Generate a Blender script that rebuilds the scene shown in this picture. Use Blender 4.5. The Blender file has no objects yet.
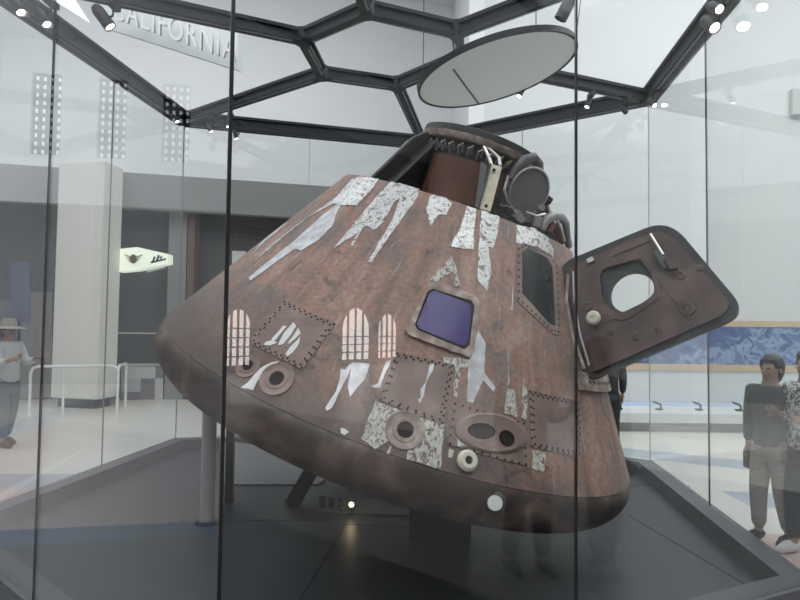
import bpy, math, random
from mathutils import Vector as V, Matrix, geometry
from math import sin, cos, pi, tan, radians as rad
random.seed(7)
C = bpy.context.scene.collection

# ------------------------------------------------------------------ view
EYE = V((0, 0, 1.8))
up = V((.0124, .9991, .0419)).normalized()          # world up in the camera's right / up / forward frame
fw = V((0, 0, 1)); yw = (fw - up * fw.dot(up)).normalized()
rt = V((1, 0, 0)); xw = (rt - up * rt.dot(up) - yw * rt.dot(yw)).normalized()
ROT = Matrix((xw, yw, up))                            # camera frame -> world
FP = 600.0
def ray(px, py): return (ROT @ V(((px - 400) / FP, (300 - py) / FP, 1))).normalized()
def gp(px, py, z):
    r = ray(px, py); return EYE + r * ((z - EYE.z) / r.z)
def wp(px, py, y):
    r = ray(px, py); return EYE + r * (y / r.y)
def onplane(px, py, p0, n):
    r = ray(px, py); return EYE + r * ((p0 - EYE).dot(n) / r.dot(n))

# ------------------------------------------------------------------ materials
def mat(name, col, rough=.6, metal=0, emit=None, es=1, spec=.5):
    m = bpy.data.materials.new(name); m.use_nodes = True
    b = m.node_tree.nodes['Principled BSDF']
    b.inputs['Base Color'].default_value = (*col, 1); b.inputs['Roughness'].default_value = rough
    b.inputs['Metallic'].default_value = metal; b.inputs['Specular IOR Level'].default_value = spec
    if emit:
        b.inputs['Emission Color'].default_value = (*emit, 1); b.inputs['Emission Strength'].default_value = es
    return m
def noisy(name, stops, scale=5, detail=6, rough=.7, metal=0, bump=0, coord='Object', sc=(1, 1, 1), dist=0, rscale=None):
    """principled material whose colour is a ramp over noise"""
    m = mat(name, stops[0][1], rough, metal); nt = m.node_tree; N = nt.nodes; L = nt.links
    b = N['Principled BSDF']
    tc = N.new('ShaderNodeTexCoord'); mp = N.new('ShaderNodeMapping'); mp.inputs['Scale'].default_value = sc
    no = N.new('ShaderNodeTexNoise'); no.inputs['Scale'].default_value = scale; no.inputs['Detail'].default_value = detail
    no.inputs['Distortion'].default_value = dist
    cr = N.new('ShaderNodeValToRGB'); e = cr.color_ramp.elements
    while len(e) < len(stops): e.new(.5)
    for q, (p, c) in zip(e, stops): q.position = p; q.color = (*c, 1)
    L.new(tc.outputs[coord], mp.inputs['Vector']); L.new(mp.outputs[0], no.inputs['Vector'])
    L.new(no.outputs['Fac'], cr.inputs[0]); L.new(cr.outputs[0], b.inputs['Base Color'])
    if bump:
        bp = N.new('ShaderNodeBump'); bp.inputs['Strength'].default_value = bump; bp.inputs['Distance'].default_value = .01
        L.new(no.outputs['Fac'], bp.inputs['Height']); L.new(bp.outputs[0], b.inputs['Normal'])
    return m

def glass_mat():
    m = bpy.data.materials.new('clear_glass'); m.use_nodes = True; nt = m.node_tree; N = nt.nodes; L = nt.links
    N.remove(N['Principled BSDF']); out = N['Material Output']
    tr = N.new('ShaderNodeBsdfTransparent'); tr.inputs[0].default_value = (.955, .965, .96, 1)
    gl = N.new('ShaderNodeBsdfGlossy'); gl.inputs['Roughness'].default_value = 0; gl.inputs[0].default_value = (.98, .99, 1, 1)
    lw = N.new('ShaderNodeLayerWeight'); lw.inputs[0].default_value = .5
    p = N.new('ShaderNodeMath'); p.operation = 'POWER'; p.inputs[1].default_value = 5
    a = N.new('ShaderNodeMath'); a.operation = 'MULTIPLY_ADD'; a.inputs[1].default_value = .96; a.inputs[2].default_value = .042
    mx = N.new('ShaderNodeMixShader')
    L.new(lw.outputs['Facing'], p.inputs[0]); L.new(p.outputs[0], a.inputs[0]); L.new(a.outputs[0], mx.inputs[0])
    L.new(tr.outputs[0], mx.inputs[1]); L.new(gl.outputs[0], mx.inputs[2]); L.new(mx.outputs[0], out.inputs['Surface'])
    return m

def skin_mat():
    """scorched brown ablator: mottled, with streaks that run down the cone (object z is the cone's axis)"""
    m = mat('scorched_ablator', (.2, .12, .1), .62); nt = m.node_tree; N = nt.nodes; L = nt.links; b = N['Principled BSDF']
    tc = N.new('ShaderNodeTexCoord'); sx = N.new('ShaderNodeSeparateXYZ'); L.new(tc.outputs['Object'], sx.inputs[0])
    at = N.new('ShaderNodeMath'); at.operation = 'ARCTAN2'; L.new(sx.outputs[1], at.inputs[0]); L.new(sx.outputs[0], at.inputs[1])
    cb = N.new('ShaderNodeCombineXYZ'); mu = N.new('ShaderNodeMath'); mu.operation = 'MULTIPLY'; mu.inputs[1].default_value = 11
    L.new(at.outputs[0], mu.inputs[0]); L.new(mu.outputs[0], cb.inputs[0]); L.new(sx.outputs[2], cb.inputs[1])
    def noise(src, s, d=6, dist=0):
        n = N.new('ShaderNodeTexNoise'); n.inputs['Scale'].default_value = s; n.inputs['Detail'].default_value = d
        n.inputs['Distortion'].default_value = dist; L.new(src, n.inputs['Vector']); return n.outputs['Fac']
    def ramp(src, stops):
        r = N.new('ShaderNodeValToRGB'); e = r.color_ramp.elements
        while len(e) < len(stops): e.new(.5)
        for q, (p, c) in zip(e, stops): q.position = p; q.color = (*c, 1)
        L.new(src, r.inputs[0]); return r.outputs[0]
    def mix(f, a, c, mode='MIX', const=None):
        x = N.new('ShaderNodeMixRGB'); x.blend_type = mode
        if const is not None: x.inputs[0].default_value = const
        else: L.new(f, x.inputs[0])
        L.new(a, x.inputs[1])
        if isinstance(c, tuple): x.inputs[2].default_value = (*c, 1)
        else: L.new(c, x.inputs[2])
        return x.outputs[0]
    n1 = noise(tc.outputs['Object'], 2.6, 8, .6)
    base = ramp(n1, [(.25, (.13, .095, .09)), (.42, (.25, .165, .142)), (.55, (.38, .22, .172)), (.75, (.46, .34, .30))])
    st = noise(cb.outputs[0], 1.3, 7, .2)
    base = mix(None, base, ramp(st, [(.3, (.55, .55, .57)), (.5, (1, 1, 1)), (.7, (1.25, 1.2, 1.17))]), 'MULTIPLY', .85)
    fi = noise(tc.outputs['Object'], 34, 5)
    base = mix(None, base, ramp(fi, [(.3, (.62, .62, .62)), (.5, (1, 1, 1)), (.72, (1.45, 1.45, 1.45))]), 'MULTIPLY', .6)
    mk = ramp(noise(cb.outputs[0], 4.2, 9, .5), [(.63, (0, 0, 0)), (.69, (.6, .6, .6))])
    base = mix(mk, base, (.5, .44, .42))
    gm = ramp(noise(tc.outputs['Object'], 1.7, 4, 1.2), [(.52, (0, 0, 0)), (.66, (.62, .62, .62))])
    base = mix(gm, base, (.15, .125, .125))
    om = ramp(noise(tc.outputs['Object'], 5.5, 7, 1.5), [(.56, (0, 0, 0)), (.70, (.7, .7, .7))])
    base = mix(om, base, (.42, .2, .13))
    dm = ramp(noise(tc.outputs['Object'], 4.1, 8, 2.0), [(.60, (0, 0, 0)), (.70, (.7, .7, .7))])
    base = mix(dm, base, (.08, .06, .06))
    base = mix(None, base, (.19, .155, .14), 'MIX', .22)
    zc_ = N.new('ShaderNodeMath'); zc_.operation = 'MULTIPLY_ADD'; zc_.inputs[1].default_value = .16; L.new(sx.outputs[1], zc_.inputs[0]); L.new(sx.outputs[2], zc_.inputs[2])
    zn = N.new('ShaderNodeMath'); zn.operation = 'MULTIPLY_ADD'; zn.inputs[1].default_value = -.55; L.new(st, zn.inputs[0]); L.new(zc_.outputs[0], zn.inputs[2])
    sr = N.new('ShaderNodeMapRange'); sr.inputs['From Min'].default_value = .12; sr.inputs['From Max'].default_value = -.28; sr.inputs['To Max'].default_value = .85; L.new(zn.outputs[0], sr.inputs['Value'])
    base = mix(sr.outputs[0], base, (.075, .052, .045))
    L.new(base, b.inputs['Base Color'])
    bp = N.new('ShaderNodeBump'); bp.inputs['Strength'].default_value = .35; bp.inputs['Distance'].default_value = .012
    L.new(fi, bp.inputs['Height']); L.new(bp.outputs[0], b.inputs['Normal'])
    r = ramp(n1, [(.3, (.42, .42, .42)), (.7, (.68, .68, .68))]); L.new(r, b.inputs['Roughness'])
    return m

def floor_mat():
    m = mat('terrazzo', (.6, .6, .57), .28); nt = m.node_tree; N = nt.nodes; L = nt.links; b = N['Principled BSDF']
    tc = N.new('ShaderNodeTexCoord'); no = N.new('ShaderNodeTexNoise'); no.inputs['Scale'].default_value = 30; no.inputs['Detail'].default_value = 8
    L.new(tc.outputs['Object'], no.inputs['Vector'])
    cr = N.new('ShaderNodeValToRGB'); e = cr.color_ramp.elements
    e[0].position = .35; e[0].color = (.66, .645, .60, 1); e[1].position = .65; e[1].color = (.76, .745, .70, 1)
    L.new(no.outputs['Fac'], cr.inputs[0]); cur = cr.outputs[0]
    sx = N.new('ShaderNodeSeparateXYZ'); L.new(tc.outputs['Object'], sx.inputs[0])
    def band(a, bb, lo, hi, col, cur, xlo=None, xhi=None):
        # colour where lo < a*x + b*y < hi
        m1 = N.new('ShaderNodeMath'); m1.operation = 'MULTIPLY'; m1.inputs[1].default_value = a; L.new(sx.outputs[0], m1.inputs[0])
        m2 = N.new('ShaderNodeMath'); m2.operation = 'MULTIPLY_ADD'; m2.inputs[1].default_value = bb; L.new(sx.outputs[1], m2.inputs[0]); L.new(m1.outputs[0], m2.inputs[2])
        c = N.new('ShaderNodeMath'); c.operation = 'COMPARE'; c.inputs[1].default_value = (lo + hi) / 2; c.inputs[2].default_value = (hi - lo) / 2
        L.new(m2.outputs[0], c.inputs[0]); f = c.outputs[0]
        if xlo is not None:
            d = N.new('ShaderNodeMath'); d.operation = 'COMPARE'; d.inputs[1].default_value = (xlo + xhi) / 2; d.inputs[2].default_value = (xhi - xlo) / 2
            L.new(sx.outputs[0], d.inputs[0]); g = N.new('ShaderNodeMath'); g.operation = 'MULTIPLY'
            L.new(f, g.inputs[0]); L.new(d.outputs[0], g.inputs[1]); f = g.outputs[0]
        x = N.new('ShaderNodeMixRGB'); L.new(f, x.inputs[0]); L.new(cur, x.inputs[1]); x.inputs[2].default_value = (*col, 1)
        return x.outputs[0]
    blue = (.40, .45, .52); pink = (.55, .40, .38)
    cur = band(-.05, 1, 6.75, 7.35, blue, cur, -30, -3.4)
    cur = band(-.05, 1, 5.3, 6.75, pink, cur, -30, -3.4)
    cur = band(.55, 1, 10.25, 10.95, blue, cur, 2.4, 5.2)
    cur = band(.2, 1, 6.9, 7.5, blue, cur, 3.6, 30)
    cur = band(.1, 1, 4.6, 5.7, pink, cur, 2.9, 30)
    cur = band(0, 1, -13, 4.4, (.04, .044, .044), cur, -1.6, 1.5)
    cur = band(0, 1, -13, 4.4, (.17, .17, .165), cur, 1.5, 6.0)  # unseen floor toned lighter so reflected legs stand out in the pane
    cur = band(0, 1, -13, 4.4, (.16, .175, .165), cur, -3.6, -1.6)
    cur = band(0, 1, -13, 4.9, (.17, .22, .30), cur, -4.0, -3.6)
    cur = band(0, 1, -13, 4.9, (.50, .44, .44), cur, -30, -4.0)
    L.new(cur, b.inputs['Base Color'])
    return m

def brick_mat():
    m = mat('red_brick', (.25, .1, .07), .85); nt = m.node_tree; N = nt.nodes; L = nt.links; b = N['Principled BSDF']
    tc = N.new('ShaderNodeTexCoord'); mp = N.new('ShaderNodeMapping'); mp.inputs['Rotation'].default_value = (pi / 2, 0, 0)
    br = N.new('ShaderNodeTexBrick'); br.inputs['Color1'].default_value = (.26, .12, .09, 1); br.inputs['Color2'].default_value = (.17, .08, .06, 1)
    br.inputs['Mortar'].default_value = (.4, .36, .33, 1); br.inputs['Scale'].default_value = 1.2
    L.new(tc.outputs['Object'], mp.inputs[0]); L.new(mp.outputs[0], br.inputs['Vector']); L.new(br.outputs['Color'], b.inputs['Base Color'])
    return m

def tiles_mat(name, cols, s):
    """blocks of flat colour, picked per cell"""
    m = mat(name, cols[0], .5); nt = m.node_tree; N = nt.nodes; L = nt.links; b = N['Principled BSDF']
    tc = N.new('ShaderNodeTexCoord'); mp = N.new('ShaderNodeMapping'); mp.inputs['Scale'].default_value = (s, s, s)
    sn = N.new('ShaderNodeVectorMath'); sn.operation = 'FLOOR'; wn = N.new('ShaderNodeTexWhiteNoise')
    cr = N.new('ShaderNodeValToRGB'); cr.color_ramp.interpolation = 'CONSTANT'; e = cr.color_ramp.elements
    while len(e) < len(cols): e.new(.5)
    for i, (q, c) in enumerate(zip(e, cols)): q.position = i / len(cols); q.color = (*c, 1)
    L.new(tc.outputs['Object'], mp.inputs[0]); L.new(mp.outputs[0], sn.inputs[0]); L.new(sn.outputs[0], wn.inputs['Vector'])
    L.new(wn.outputs['Value'], cr.inputs[0]); L.new(cr.outputs[0], b.inputs['Base Color'])
    return m

M = dict(
    skin=skin_mat(), glass=glass_mat(), floor=floor_mat(), brick=brick_mat(),
    char=noisy('charred_shield', [(.3, (.022, .017, .015)), (.5, (.075, .053, .045)), (.64, (.21, .145, .12))], 2.2, 9, .55, bump=.3, dist=1),
    foil=noisy('peeled_foil', [(.36, (.20, .15, .13)), (.43, (.5, .49, .49)), (.54, (.76, .76, .77)), (.64, (.42, .39, .38))], 13, 10, .32, .35, bump=.18, dist=2.5),
    foilp=noisy('plain_foil', [(.3, (.44, .42, .45)), (.5, (.58, .57, .61)), (.65, (.72, .72, .76))], 14, 9, .4, .25, bump=.2),
    cream=noisy('pale_coating', [(.40, (.2, .15, .13)), (.46, (.46, .43, .4)), (.62, (.66, .65, .61))], 42, 9, .6, bump=.6, sc=(1, 1, .5), dist=1.2),
    panel=noisy('dull_brown_panel', [(.3, (.18, .135, .125)), (.55, (.27, .19, .17)), (.75, (.36, .26, .23))], 6, 8, .6, bump=.2),
    frame=noisy('scraped_frame', [(.3, (.2, .15, .13)), (.55, (.38, .3, .26)), (.72, (.6, .55, .5))], 14, 8, .55, bump=.4),
    hole=mat('rivet_hole_black', (.02, .014, .012), .9),
    dark=noisy('soot_metal', [(.3, (.018, .018, .018)), (.7, (.055, .052, .05))], 8, 6, .5, .3, bump=.2),
    dgrey=noisy('grey_metal', [(.3, (.07, .07, .073)), (.7, (.15, .15, .15))], 9, 6, .5, .2, bump=.2),
    brownpan=noisy('rust_red_panel', [(.3, (.11, .045, .032)), (.7, (.19, .08, .055))], 4, 5, .6),
    strut=noisy('yellowed_strut', [(.3, (.5, .45, .33)), (.7, (.68, .63, .5))], 12, 5, .5),
    silver=mat('bright_metal', (.6, .58, .55), .3, .8),
    purple=mat('violet_pane', (.06, .04, .19), .18, 0, spec=.4),
    blackpane=mat('dark_pane', (.02, .027, .03), .12, 0, spec=.5),
    hatch=noisy('hatch_inner', [(.3, (.055, .036, .034)), (.5, (.105, .064, .056)), (.7, (.17, .11, .098))], 5, 8, .5, bump=.25, dist=.5),
    hatche=noisy('hatch_edge', [(.3, (.02, .022, .025)), (.7, (.06, .062, .064))], 12, 6, .5, .2, bump=.3),
    white=mat('white_paint', (.75, .76, .75), .5), offw=mat('ivory', (.72, .68, .58), .45),
    steel=mat('dark_painted_steel', (.013, .018, .024), .55, 0, spec=.3),
    steel2=mat('brushed_slot', (.22, .24, .26), .4, .3),
    black=mat('matt_black', (.012, .012, .014), .5), seal=mat('black_sealant', (.015, .015, .017), .35),
    post=mat('grey_post_paint', (.30, .30, .31), .4, .2),
    kerb=noisy('kerb_grey', [(.3, (.085, .09, .098)), (.7, (.11, .115, .125))], 40, 3, .4),
    plinth=noisy('plinth_grey', [(.3, (.036, .040, .045)), (.7, (.048, .053, .06))], 60, 3, .42),
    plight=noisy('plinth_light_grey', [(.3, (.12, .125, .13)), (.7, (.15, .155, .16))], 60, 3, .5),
    wallw=noisy('white_wall', [(.3, (.66, .69, .71)), (.7, (.70, .725, .74))], .5, 2, .7),
    wallg=mat('upper_white_wall', (.80, .815, .83), .7),
    soffit=mat('grey_soffit', (.30, .31, .315), .7), shop=mat('shop_grey', (.075, .082, .09), .6),
    shop2=mat('shop_wall_dark', (.055, .058, .065), .6),
    column=mat('pale_column', (.80, .77, .72), .6), ceil=mat('ceiling_white', (.7, .72, .73), .8),
    tan=mat('tan_stripe', (.62, .47, .33), .6),
    lamp=mat('lamp_glow', (1, 1, 1), .5, 0, (1, .97, .92), 8), warm=mat('warm_lamp_glow', (1, .8, .5), .5, 0, (1, .72, .4), 4),
    disc=mat('mirror_reflection_grey', (.88, .92, .90), .4, .05),  # pale grey stands in for the ceiling reflected by the mirror
    railw=mat('white_rail', (.8, .8, .78), .3),
)

# ------------------------------------------------------------------ mesh building
class MB:
    def __init__(s): s.v = []; s.f = []
    def add(s, vs, fs):
        n = len(s.v); s.v += [V(v) for v in vs]; s.f += [tuple(i + n for i in f) for f in fs]; return s
    def box(s, a, b):
        (x0, y0, z0), (x1, y1, z1) = a, b
        return s.add([(x0, y0, z0), (x1, y0, z0), (x1, y1, z0), (x0, y1, z0), (x0, y0, z1), (x1, y0, z1), (x1, y1, z1), (x0, y1, z1)],
                     [(0, 3, 2, 1), (4, 5, 6, 7), (0, 1, 5, 4), (1, 2, 6, 5), (2, 3, 7, 6), (3, 0, 4, 7)])
    def beam(s, p, q, w, h, upv=V((0, 0, 1)), sec=None):
        """a bar from p to q with width w across and height h along upv; sec = 2-D section in (across, up)"""
        p, q = V(p), V(q); d = (q - p).normalized(); a = d.cross(upv).normalized(); u = a.cross(d).normalized()
        sec = sec or [(-w / 2, -h / 2), (w / 2, -h / 2), (w / 2, h / 2), (-w / 2, h / 2)]
        n = len(sec)
        vs = [p + a * x + u * y for x, y in sec] + [q + a * x + u * y for x, y in sec]
        return s.add(vs, [tuple(range(n))[::-1], tuple(range(n, 2 * n))] + [(i, (i + 1) % n, n + (i + 1) % n, n + i) for i in range(n)])
    def tube(s, pts, r, n=10, closed=False):
        pts = [V(p) for p in pts]; m = len(pts); rs = r if isinstance(r, (list, tuple)) else [r] * m
        prev = None; base = len(s.v)
        for i, p in enumerate(pts):
            if closed: d = (pts[(i + 1) % m] - pts[i - 1]).normalized()
            else: d = ((pts[min(i + 1, m - 1)] - pts[max(i - 1, 0)])).normalized()
            a = (prev - d * prev.dot(d)) if prev else d.orthogonal()
            if a.length < 1e-5: a = d.orthogonal()
            a.normalize(); prev = a; b = d.cross(a)
            for k in range(n):
                t = 2 * pi * k / n; s.v.append(p + (a * cos(t) + b * sin(t)) * rs[i])
        rng = m if closed else m - 1
        for i in range(rng):
            j = (i + 1) % m
            for k in range(n):
                k2 = (k + 1) % n; s.f.append((base + i * n + k, base + i * n + k2, base + j * n + k2, base + j * n + k))
        if not closed:
            s.f.append(tuple(base + k for k in range(n))[::-1]); s.f.append(tuple(base + (m - 1) * n + k for k in range(n)))
        return s
    def lathe(s, prof, mtx=None, n=48, a0=0, a1=2 * pi):
        full = abs(a1 - a0 - 2 * pi) < 1e-6; cols = n if full else n + 1; base = len(s.v)
        for i in range(cols):
            t = a0 + (a1 - a0) * i / n
            for r, z in prof:
                p = V((r * cos(t), r * sin(t), z)); s.v.append(mtx @ p if mtx else p)
        k = len(prof)
        for i in range(n):
            j = (i + 1) % cols
            for q in range(k - 1):
                s.f.append((base + i * k + q, base + j * k + q, base + j * k + q + 1, base + i * k + q + 1))
        return s
    def prism(s, front, back):
        n = len(front)
        return s.add(list(front) + list(back), [tuple(range(n)), tuple(range(n, 2 * n))[::-1]] + [(i, n + i, n + (i + 1) % n, (i + 1) % n) for i in range(n)])
    def build(s, name, m, parent=None, smooth=False, bevel=0):
        me = bpy.data.meshes.new(name); inv = parent_inv(parent)
        me.from_pydata([inv @ v for v in s.v], [], s.f); me.validate(); me.update()
        import bmesh
        bm = bmesh.new(); bm.from_mesh(me); bmesh.ops.remove_doubles(bm, verts=bm.verts, dist=1e-5)
        if smooth != 'open': bmesh.ops.recalc_face_normals(bm, faces=bm.faces)
        if bevel: bmesh.ops.bevel(bm, geom=[e for e in bm.edges if len(e.link_faces) == 2 and e.calc_face_angle(0) > .6], offset=bevel, segments=2, affect='EDGES', clamp_overlap=True)
        bm.to_mesh(me); bm.free()
        if smooth:
            me.polygons.foreach_set('use_smooth', [True] * len(me.polygons)); me.set_sharp_from_angle(angle=rad(38))
        o = bpy.data.objects.new(name, me); C.objects.link(o); me.materials.append(m)
        if parent: o.parent = parent
        return o
WM = {}
def world_m(o):
    if o is None: return Matrix.Identity(4)
    if o.type == 'EMPTY': return WM[o.name]
    return world_m(o.parent)
def parent_inv(p): return world_m(p).inverted()
def thing(name, loc, label, cat, group=None, rot=None):
    o = bpy.data.objects.new(name, None); C.objects.link(o); o.empty_display_size = .2
    m = Matrix.Translation(V(loc)) @ (rot.to_4x4() if rot else Matrix.Identity(4)); o.matrix_world = m; WM[o.name] = m
    o['label'] = label; o['category'] = cat
    if group: o['group'] = group
    return o
def tag(o, label, cat, group=None):
    o['label'] = label; o['category'] = cat
    if group: o['group'] = group
    return o
def struct(o): o['kind'] = 'structure'; return o
def center(o):
    """put the origin of a single-mesh thing at its base"""
    me = o.data; xs = [v.co for v in me.vertices]
    c = V((sum(v.x for v in xs) / len(xs), sum(v.y for v in xs) / len(xs), min(v.z for v in xs)))
    for v in me.vertices: v.co -= c
    o.location = c; return o

# ------------------------------------------------------------------ camera, sky, render look
cam = bpy.data.cameras.new('camera'); co = bpy.data.objects.new('camera', cam); C.objects.link(co)
cam.sensor_width = 36; cam.lens = 27; cam.clip_end = 200
cm = Matrix((ROT @ V((1, 0, 0)), ROT @ V((0, 1, 0)), -(ROT @ V((0, 0, 1))))).transposed().to_4x4(); cm.translation = EYE
co.matrix_world = cm; bpy.context.scene.camera = co
sc = bpy.context.scene
sc.view_settings.view_transform = 'Standard'; sc.view_settings.look = 'None'; sc.view_settings.gamma = 1
sc.view_settings.exposure = 0.15
w = bpy.data.worlds.new('sky'); sc.world = w; w.use_nodes = True
w.node_tree.nodes['Background'].inputs[0].default_value = (.91, .955, 1, 1); w.node_tree.nodes['Background'].inputs[1].default_value = 1.3
try:
    sc.cycles.transparent_max_bounces = 24; sc.cycles.max_bounces = 8
except Exception: pass

# ------------------------------------------------------------------ hall
struct(MB().box((-17, -14, -.2), (22, 19.2, 0)).build('floor', M['floor']))
# brick wall behind the viewer, with tall arched windows
bw = MB()
wins = [(-11, 1.4, .9, 3.6), (-7.6, 1.4, .9, 3.6), (-4.2, 1.4, .9, 3.6), (3.2, 1.4, .9, 3.6), (6.6, 1.4, .9, 3.6), (10.9, 1.15, .25, 1.75), (17.0, 1.9, .25, 1.6), (19.1, 1.5, .25, 1.6)]
x = -17.
for cx_, wd, zb_, zs_ in wins:
    bw.box((x, -14.3, 0), (cx_ - wd / 2, -14, 6)); x = cx_ + wd / 2
    bw.box((cx_ - wd / 2, -14.3, 0), (cx_ + wd / 2, -14, zb_))
    a = [V((cx_ + wd / 2 * cos(t), 0, zs_ + wd / 2 * sin(t))) for t in [pi * i / 12 for i in range(13)]]
    for i in range(12):
        p, q = a[i], a[i + 1]
        bw.prism([V((p.x, -14, p.z)), V((q.x, -14, q.z)), V((q.x, -14, 6)), V((p.x, -14, 6))], [V((p.x, -14.3, p.z)), V((q.x, -14.3, q.z)), V((q.x, -14.3, 6)), V((p.x, -14.3, 6))])
bw.box((x, -14.3, 0), (22, -14, 6))
struct(bw.build('wall_front', M['brick']))
struct(MB().box((-17, -14.3, 6), (22, -14, 10)).build('wall_front_haze_block', mat('haze_block_dark', (.10, .10, .105), .8)))  # dark upper wall added out of view to cut sky haze in the panes
WG = mat('daylit_window', (.8, .75, .72), .5, 0, (1, .90, .86), 5.5)
for i, (cx_, wd, zb_, zs_) in enumerate(wins):
    mb = MB()
    for k in range(5):
        xx = cx_ - wd / 2 + wd * k / 4; top = zs_ + math.sqrt(max(0, (wd / 2) ** 2 - (xx - cx_) ** 2)); mb.box((xx - .03, -14.2, zb_), (xx + .03, -14.12, max(top, zs_)))
    for k in range(int((zs_ - zb_) / .34) + 1): mb.box((cx_ - wd / 2, -14.2, zb_ + k * .34 - .02), (cx_ + wd / 2, -14.12, zb_ + k * .34 + .02))
    struct(mb.build('window_%d' % (i + 20), M['black']))
    if zb_ < .5:
        o_ = [(cx_ + wd / 2 * cos(t), zs_ + wd / 2 * sin(t)) for t in [pi * j / 12 for j in range(13)]] + [(cx_ - wd / 2, zb_), (cx_ + wd / 2, zb_)]
        struct(MB().prism([V((a_, -14.25, b_)) for a_, b_ in o_], [V((a_, -14.28, b_)) for a_, b_ in o_]).build('window_%d' % (i + 40), WG))
# left hall wall with lattice windows high up
lw_ = MB(); openings = [(5.2, 6.0), (7.0, 7.8), (8.8, 9.6)]
struct(MB().box((-17.3, -14, 0), (-17, 19, 5.2)).build('wall_left_lower', mat('dimmed_wall_grey', (.26, .26, .265), .7)))  # lower wall toned darker to weaken its reflection in the left pane
lw_.box((-17.3, -14, 5.2), (-17, 19, 6.6)); lw_.box((-17.3, -14, 9.0), (-17, 19, 10))
y = -14.
for a, b in openings: lw_.box((-17.3, y, 6.6), (-17, a, 9.0)); y = b
lw_.box((-17.3, y, 6.6), (-17, 19, 9.0))
struct(lw_.build('wall_left', M['wallg']))
for i, (a, b) in enumerate(openings):
    mb = MB()
    for k in range(5): mb.box((-17.2, a + (b - a) * k / 4 - .055, 6.6), (-17.12, a + (b - a) * k / 4 + .055, 9.0))
    for k in range(11): mb.box((-17.2, a, 6.6 + .24 * k - .05), (-17.12, b, 6.6 + .24 * k + .05))
    struct(mb.build('window_%d' % (i + 30), M['steel']))
struct(MB().box((22, -14, 0), (22.3, 15, 10)).build('wall_right', M['wallw']))
# back walls
BX = 1.6
struct(MB().box((BX, 11.6, 0), (22, 11.9, 10)).build('wall_back', M['wallw']))
struct(MB().box((BX - .3, 11.6, 0), (BX, 19, 10)).build('wall_side', M['wallg']))
fa = wp(0, 166, 12.6); fb = wp(370, 187, 14.6)
dirn = (fb - fa).normalized(); dirn.z = 0; zf = (fa.z + fb.z) / 2
def alongf(t, z): p = V((fa.x, fa.y, 0)) + dirn * t; p.z = z; return p
nrm = V((-dirn.y, dirn.x, 0))
T0, T1 = -9, (BX - fa.x) / dirn.x
fz = MB().prism([alongf(T0, zf), alongf(T1, zf), alongf(T1, 10), alongf(T0, 10)], [alongf(t, z) + nrm * .4 for t, z in ((T0, zf), (T1, zf), (T1, 10), (T0, 10))])
struct(fz.build('wall_upper', M['wallg']))
struct(MB().prism([alongf(T0, zf - .75) + nrm * .25, alongf(T1, zf - .75) + nrm * .25, alongf(T1, zf) + nrm * .0, alongf(T0, zf) + nrm * .0], [alongf(t, z) + nrm * .5 for t, z in ((T0, zf - .75), (T1, zf - .75), (T1, zf), (T0, zf))]).build('trim_1', M['soffit']))
struct(MB().prism([alongf(T0, 0) + nrm * 1.2, alongf(T1, 0) + nrm * 1.2, alongf(T1, zf) + nrm * 1.2, alongf(T0, zf) + nrm * 1.2], [alongf(t, z) + nrm * 1.5 for t, z in ((T0, 0), (T1, 0), (T1, zf), (T0, zf))]).build('wall_shop', M['shop']))
struct(MB().box((-17, 18.9, 0), (BX, 19.2, 10)).build('wall_far', M['wallg']))
# ceiling: a ring with a wide skylight opening
cl = MB(); cl.box((-17.3, 11, 10), (22.3, 19.2, 10.3)); cl.box((-17.3, -14.3, 10), (-13, 11, 10.3)); cl.box((13, -14.3, 10), (22.3, 11, 10.3))
cl.box((4.5, -14.3, 10), (13, -2.5, 10.35))  # unseen slab added to close off sky reflected across the roof beams
for yy in (-9, -3, 3, 8): cl.box((-13, yy, 10), (13, yy + .4, 10.6))
struct(cl.build('ceiling', M['ceil']))

# ------------------------------------------------------------------ glass case
P = dict(F=(-.675, 2.33), Q=(2.65, 3.88), R=(3.05, 7.33), B=(.33, 9.3), L=(-3.08, 8.36), K=(-3.55, 4.73))
order = ['F', 'Q', 'R', 'B', 'L', 'K']
pts = [V((*P[k], 0)) for k in order]
def inset(pl, d):
    out = []; n = len(pl)
    for i in range(n):
        a, b, c = pl[i - 1], pl[i], pl[(i + 1) % n]
        e1 = (b - a).normalized(); e2 = (c - b).normalized(); n1 = V((-e1.y, e1.x, 0)); n2 = V((-e2.y, e2.x, 0))
        m = (n1 + n2).normalized(); out.append(b + m * (d / m.dot(n1)))
    return out
def at_z(pl, z): return [V((p.x, p.y, z)) for p in pl]
KZ, IZ, RZ = .20, .07, 4.58
outp, inp, foot = inset(pts, -.03), inset(pts, .16), inset(pts, .17)
kb = MB(); n = 6
for i in range(n):
    j = (i + 1) % n
    kb.prism([outp[i].copy(), outp[j].copy(), outp[j] + V((0, 0, KZ)), outp[i] + V((0, 0, KZ))],
             [foot[i].copy(), foot[j].copy(), inp[j] + V((0, 0, KZ)), inp[i] + V((0, 0, KZ))])
struct(kb.build('kerb', M['kerb']))
pf = inset(pts, .16)
fl = MB(); fl.prism(at_z(pf, IZ), at_z(pf, .004)[:]); struct(fl.build('display_floor', M['plinth']))
# panel joints in the display floor
jn = MB()
for a, b in (((628, 515), (745, 584)), ((600, 484), (690, 486)), ((346, 524), (300, 600)), ((346, 524), (470, 530)), ((180, 520), (335, 520)), ((640, 468), (560, 530))):
    p, q = gp(*a, IZ + .001), gp(*b, IZ + .001); jn.beam(p, q, .012, .003)
struct(jn.build('floor_joint', M['black']))
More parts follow.
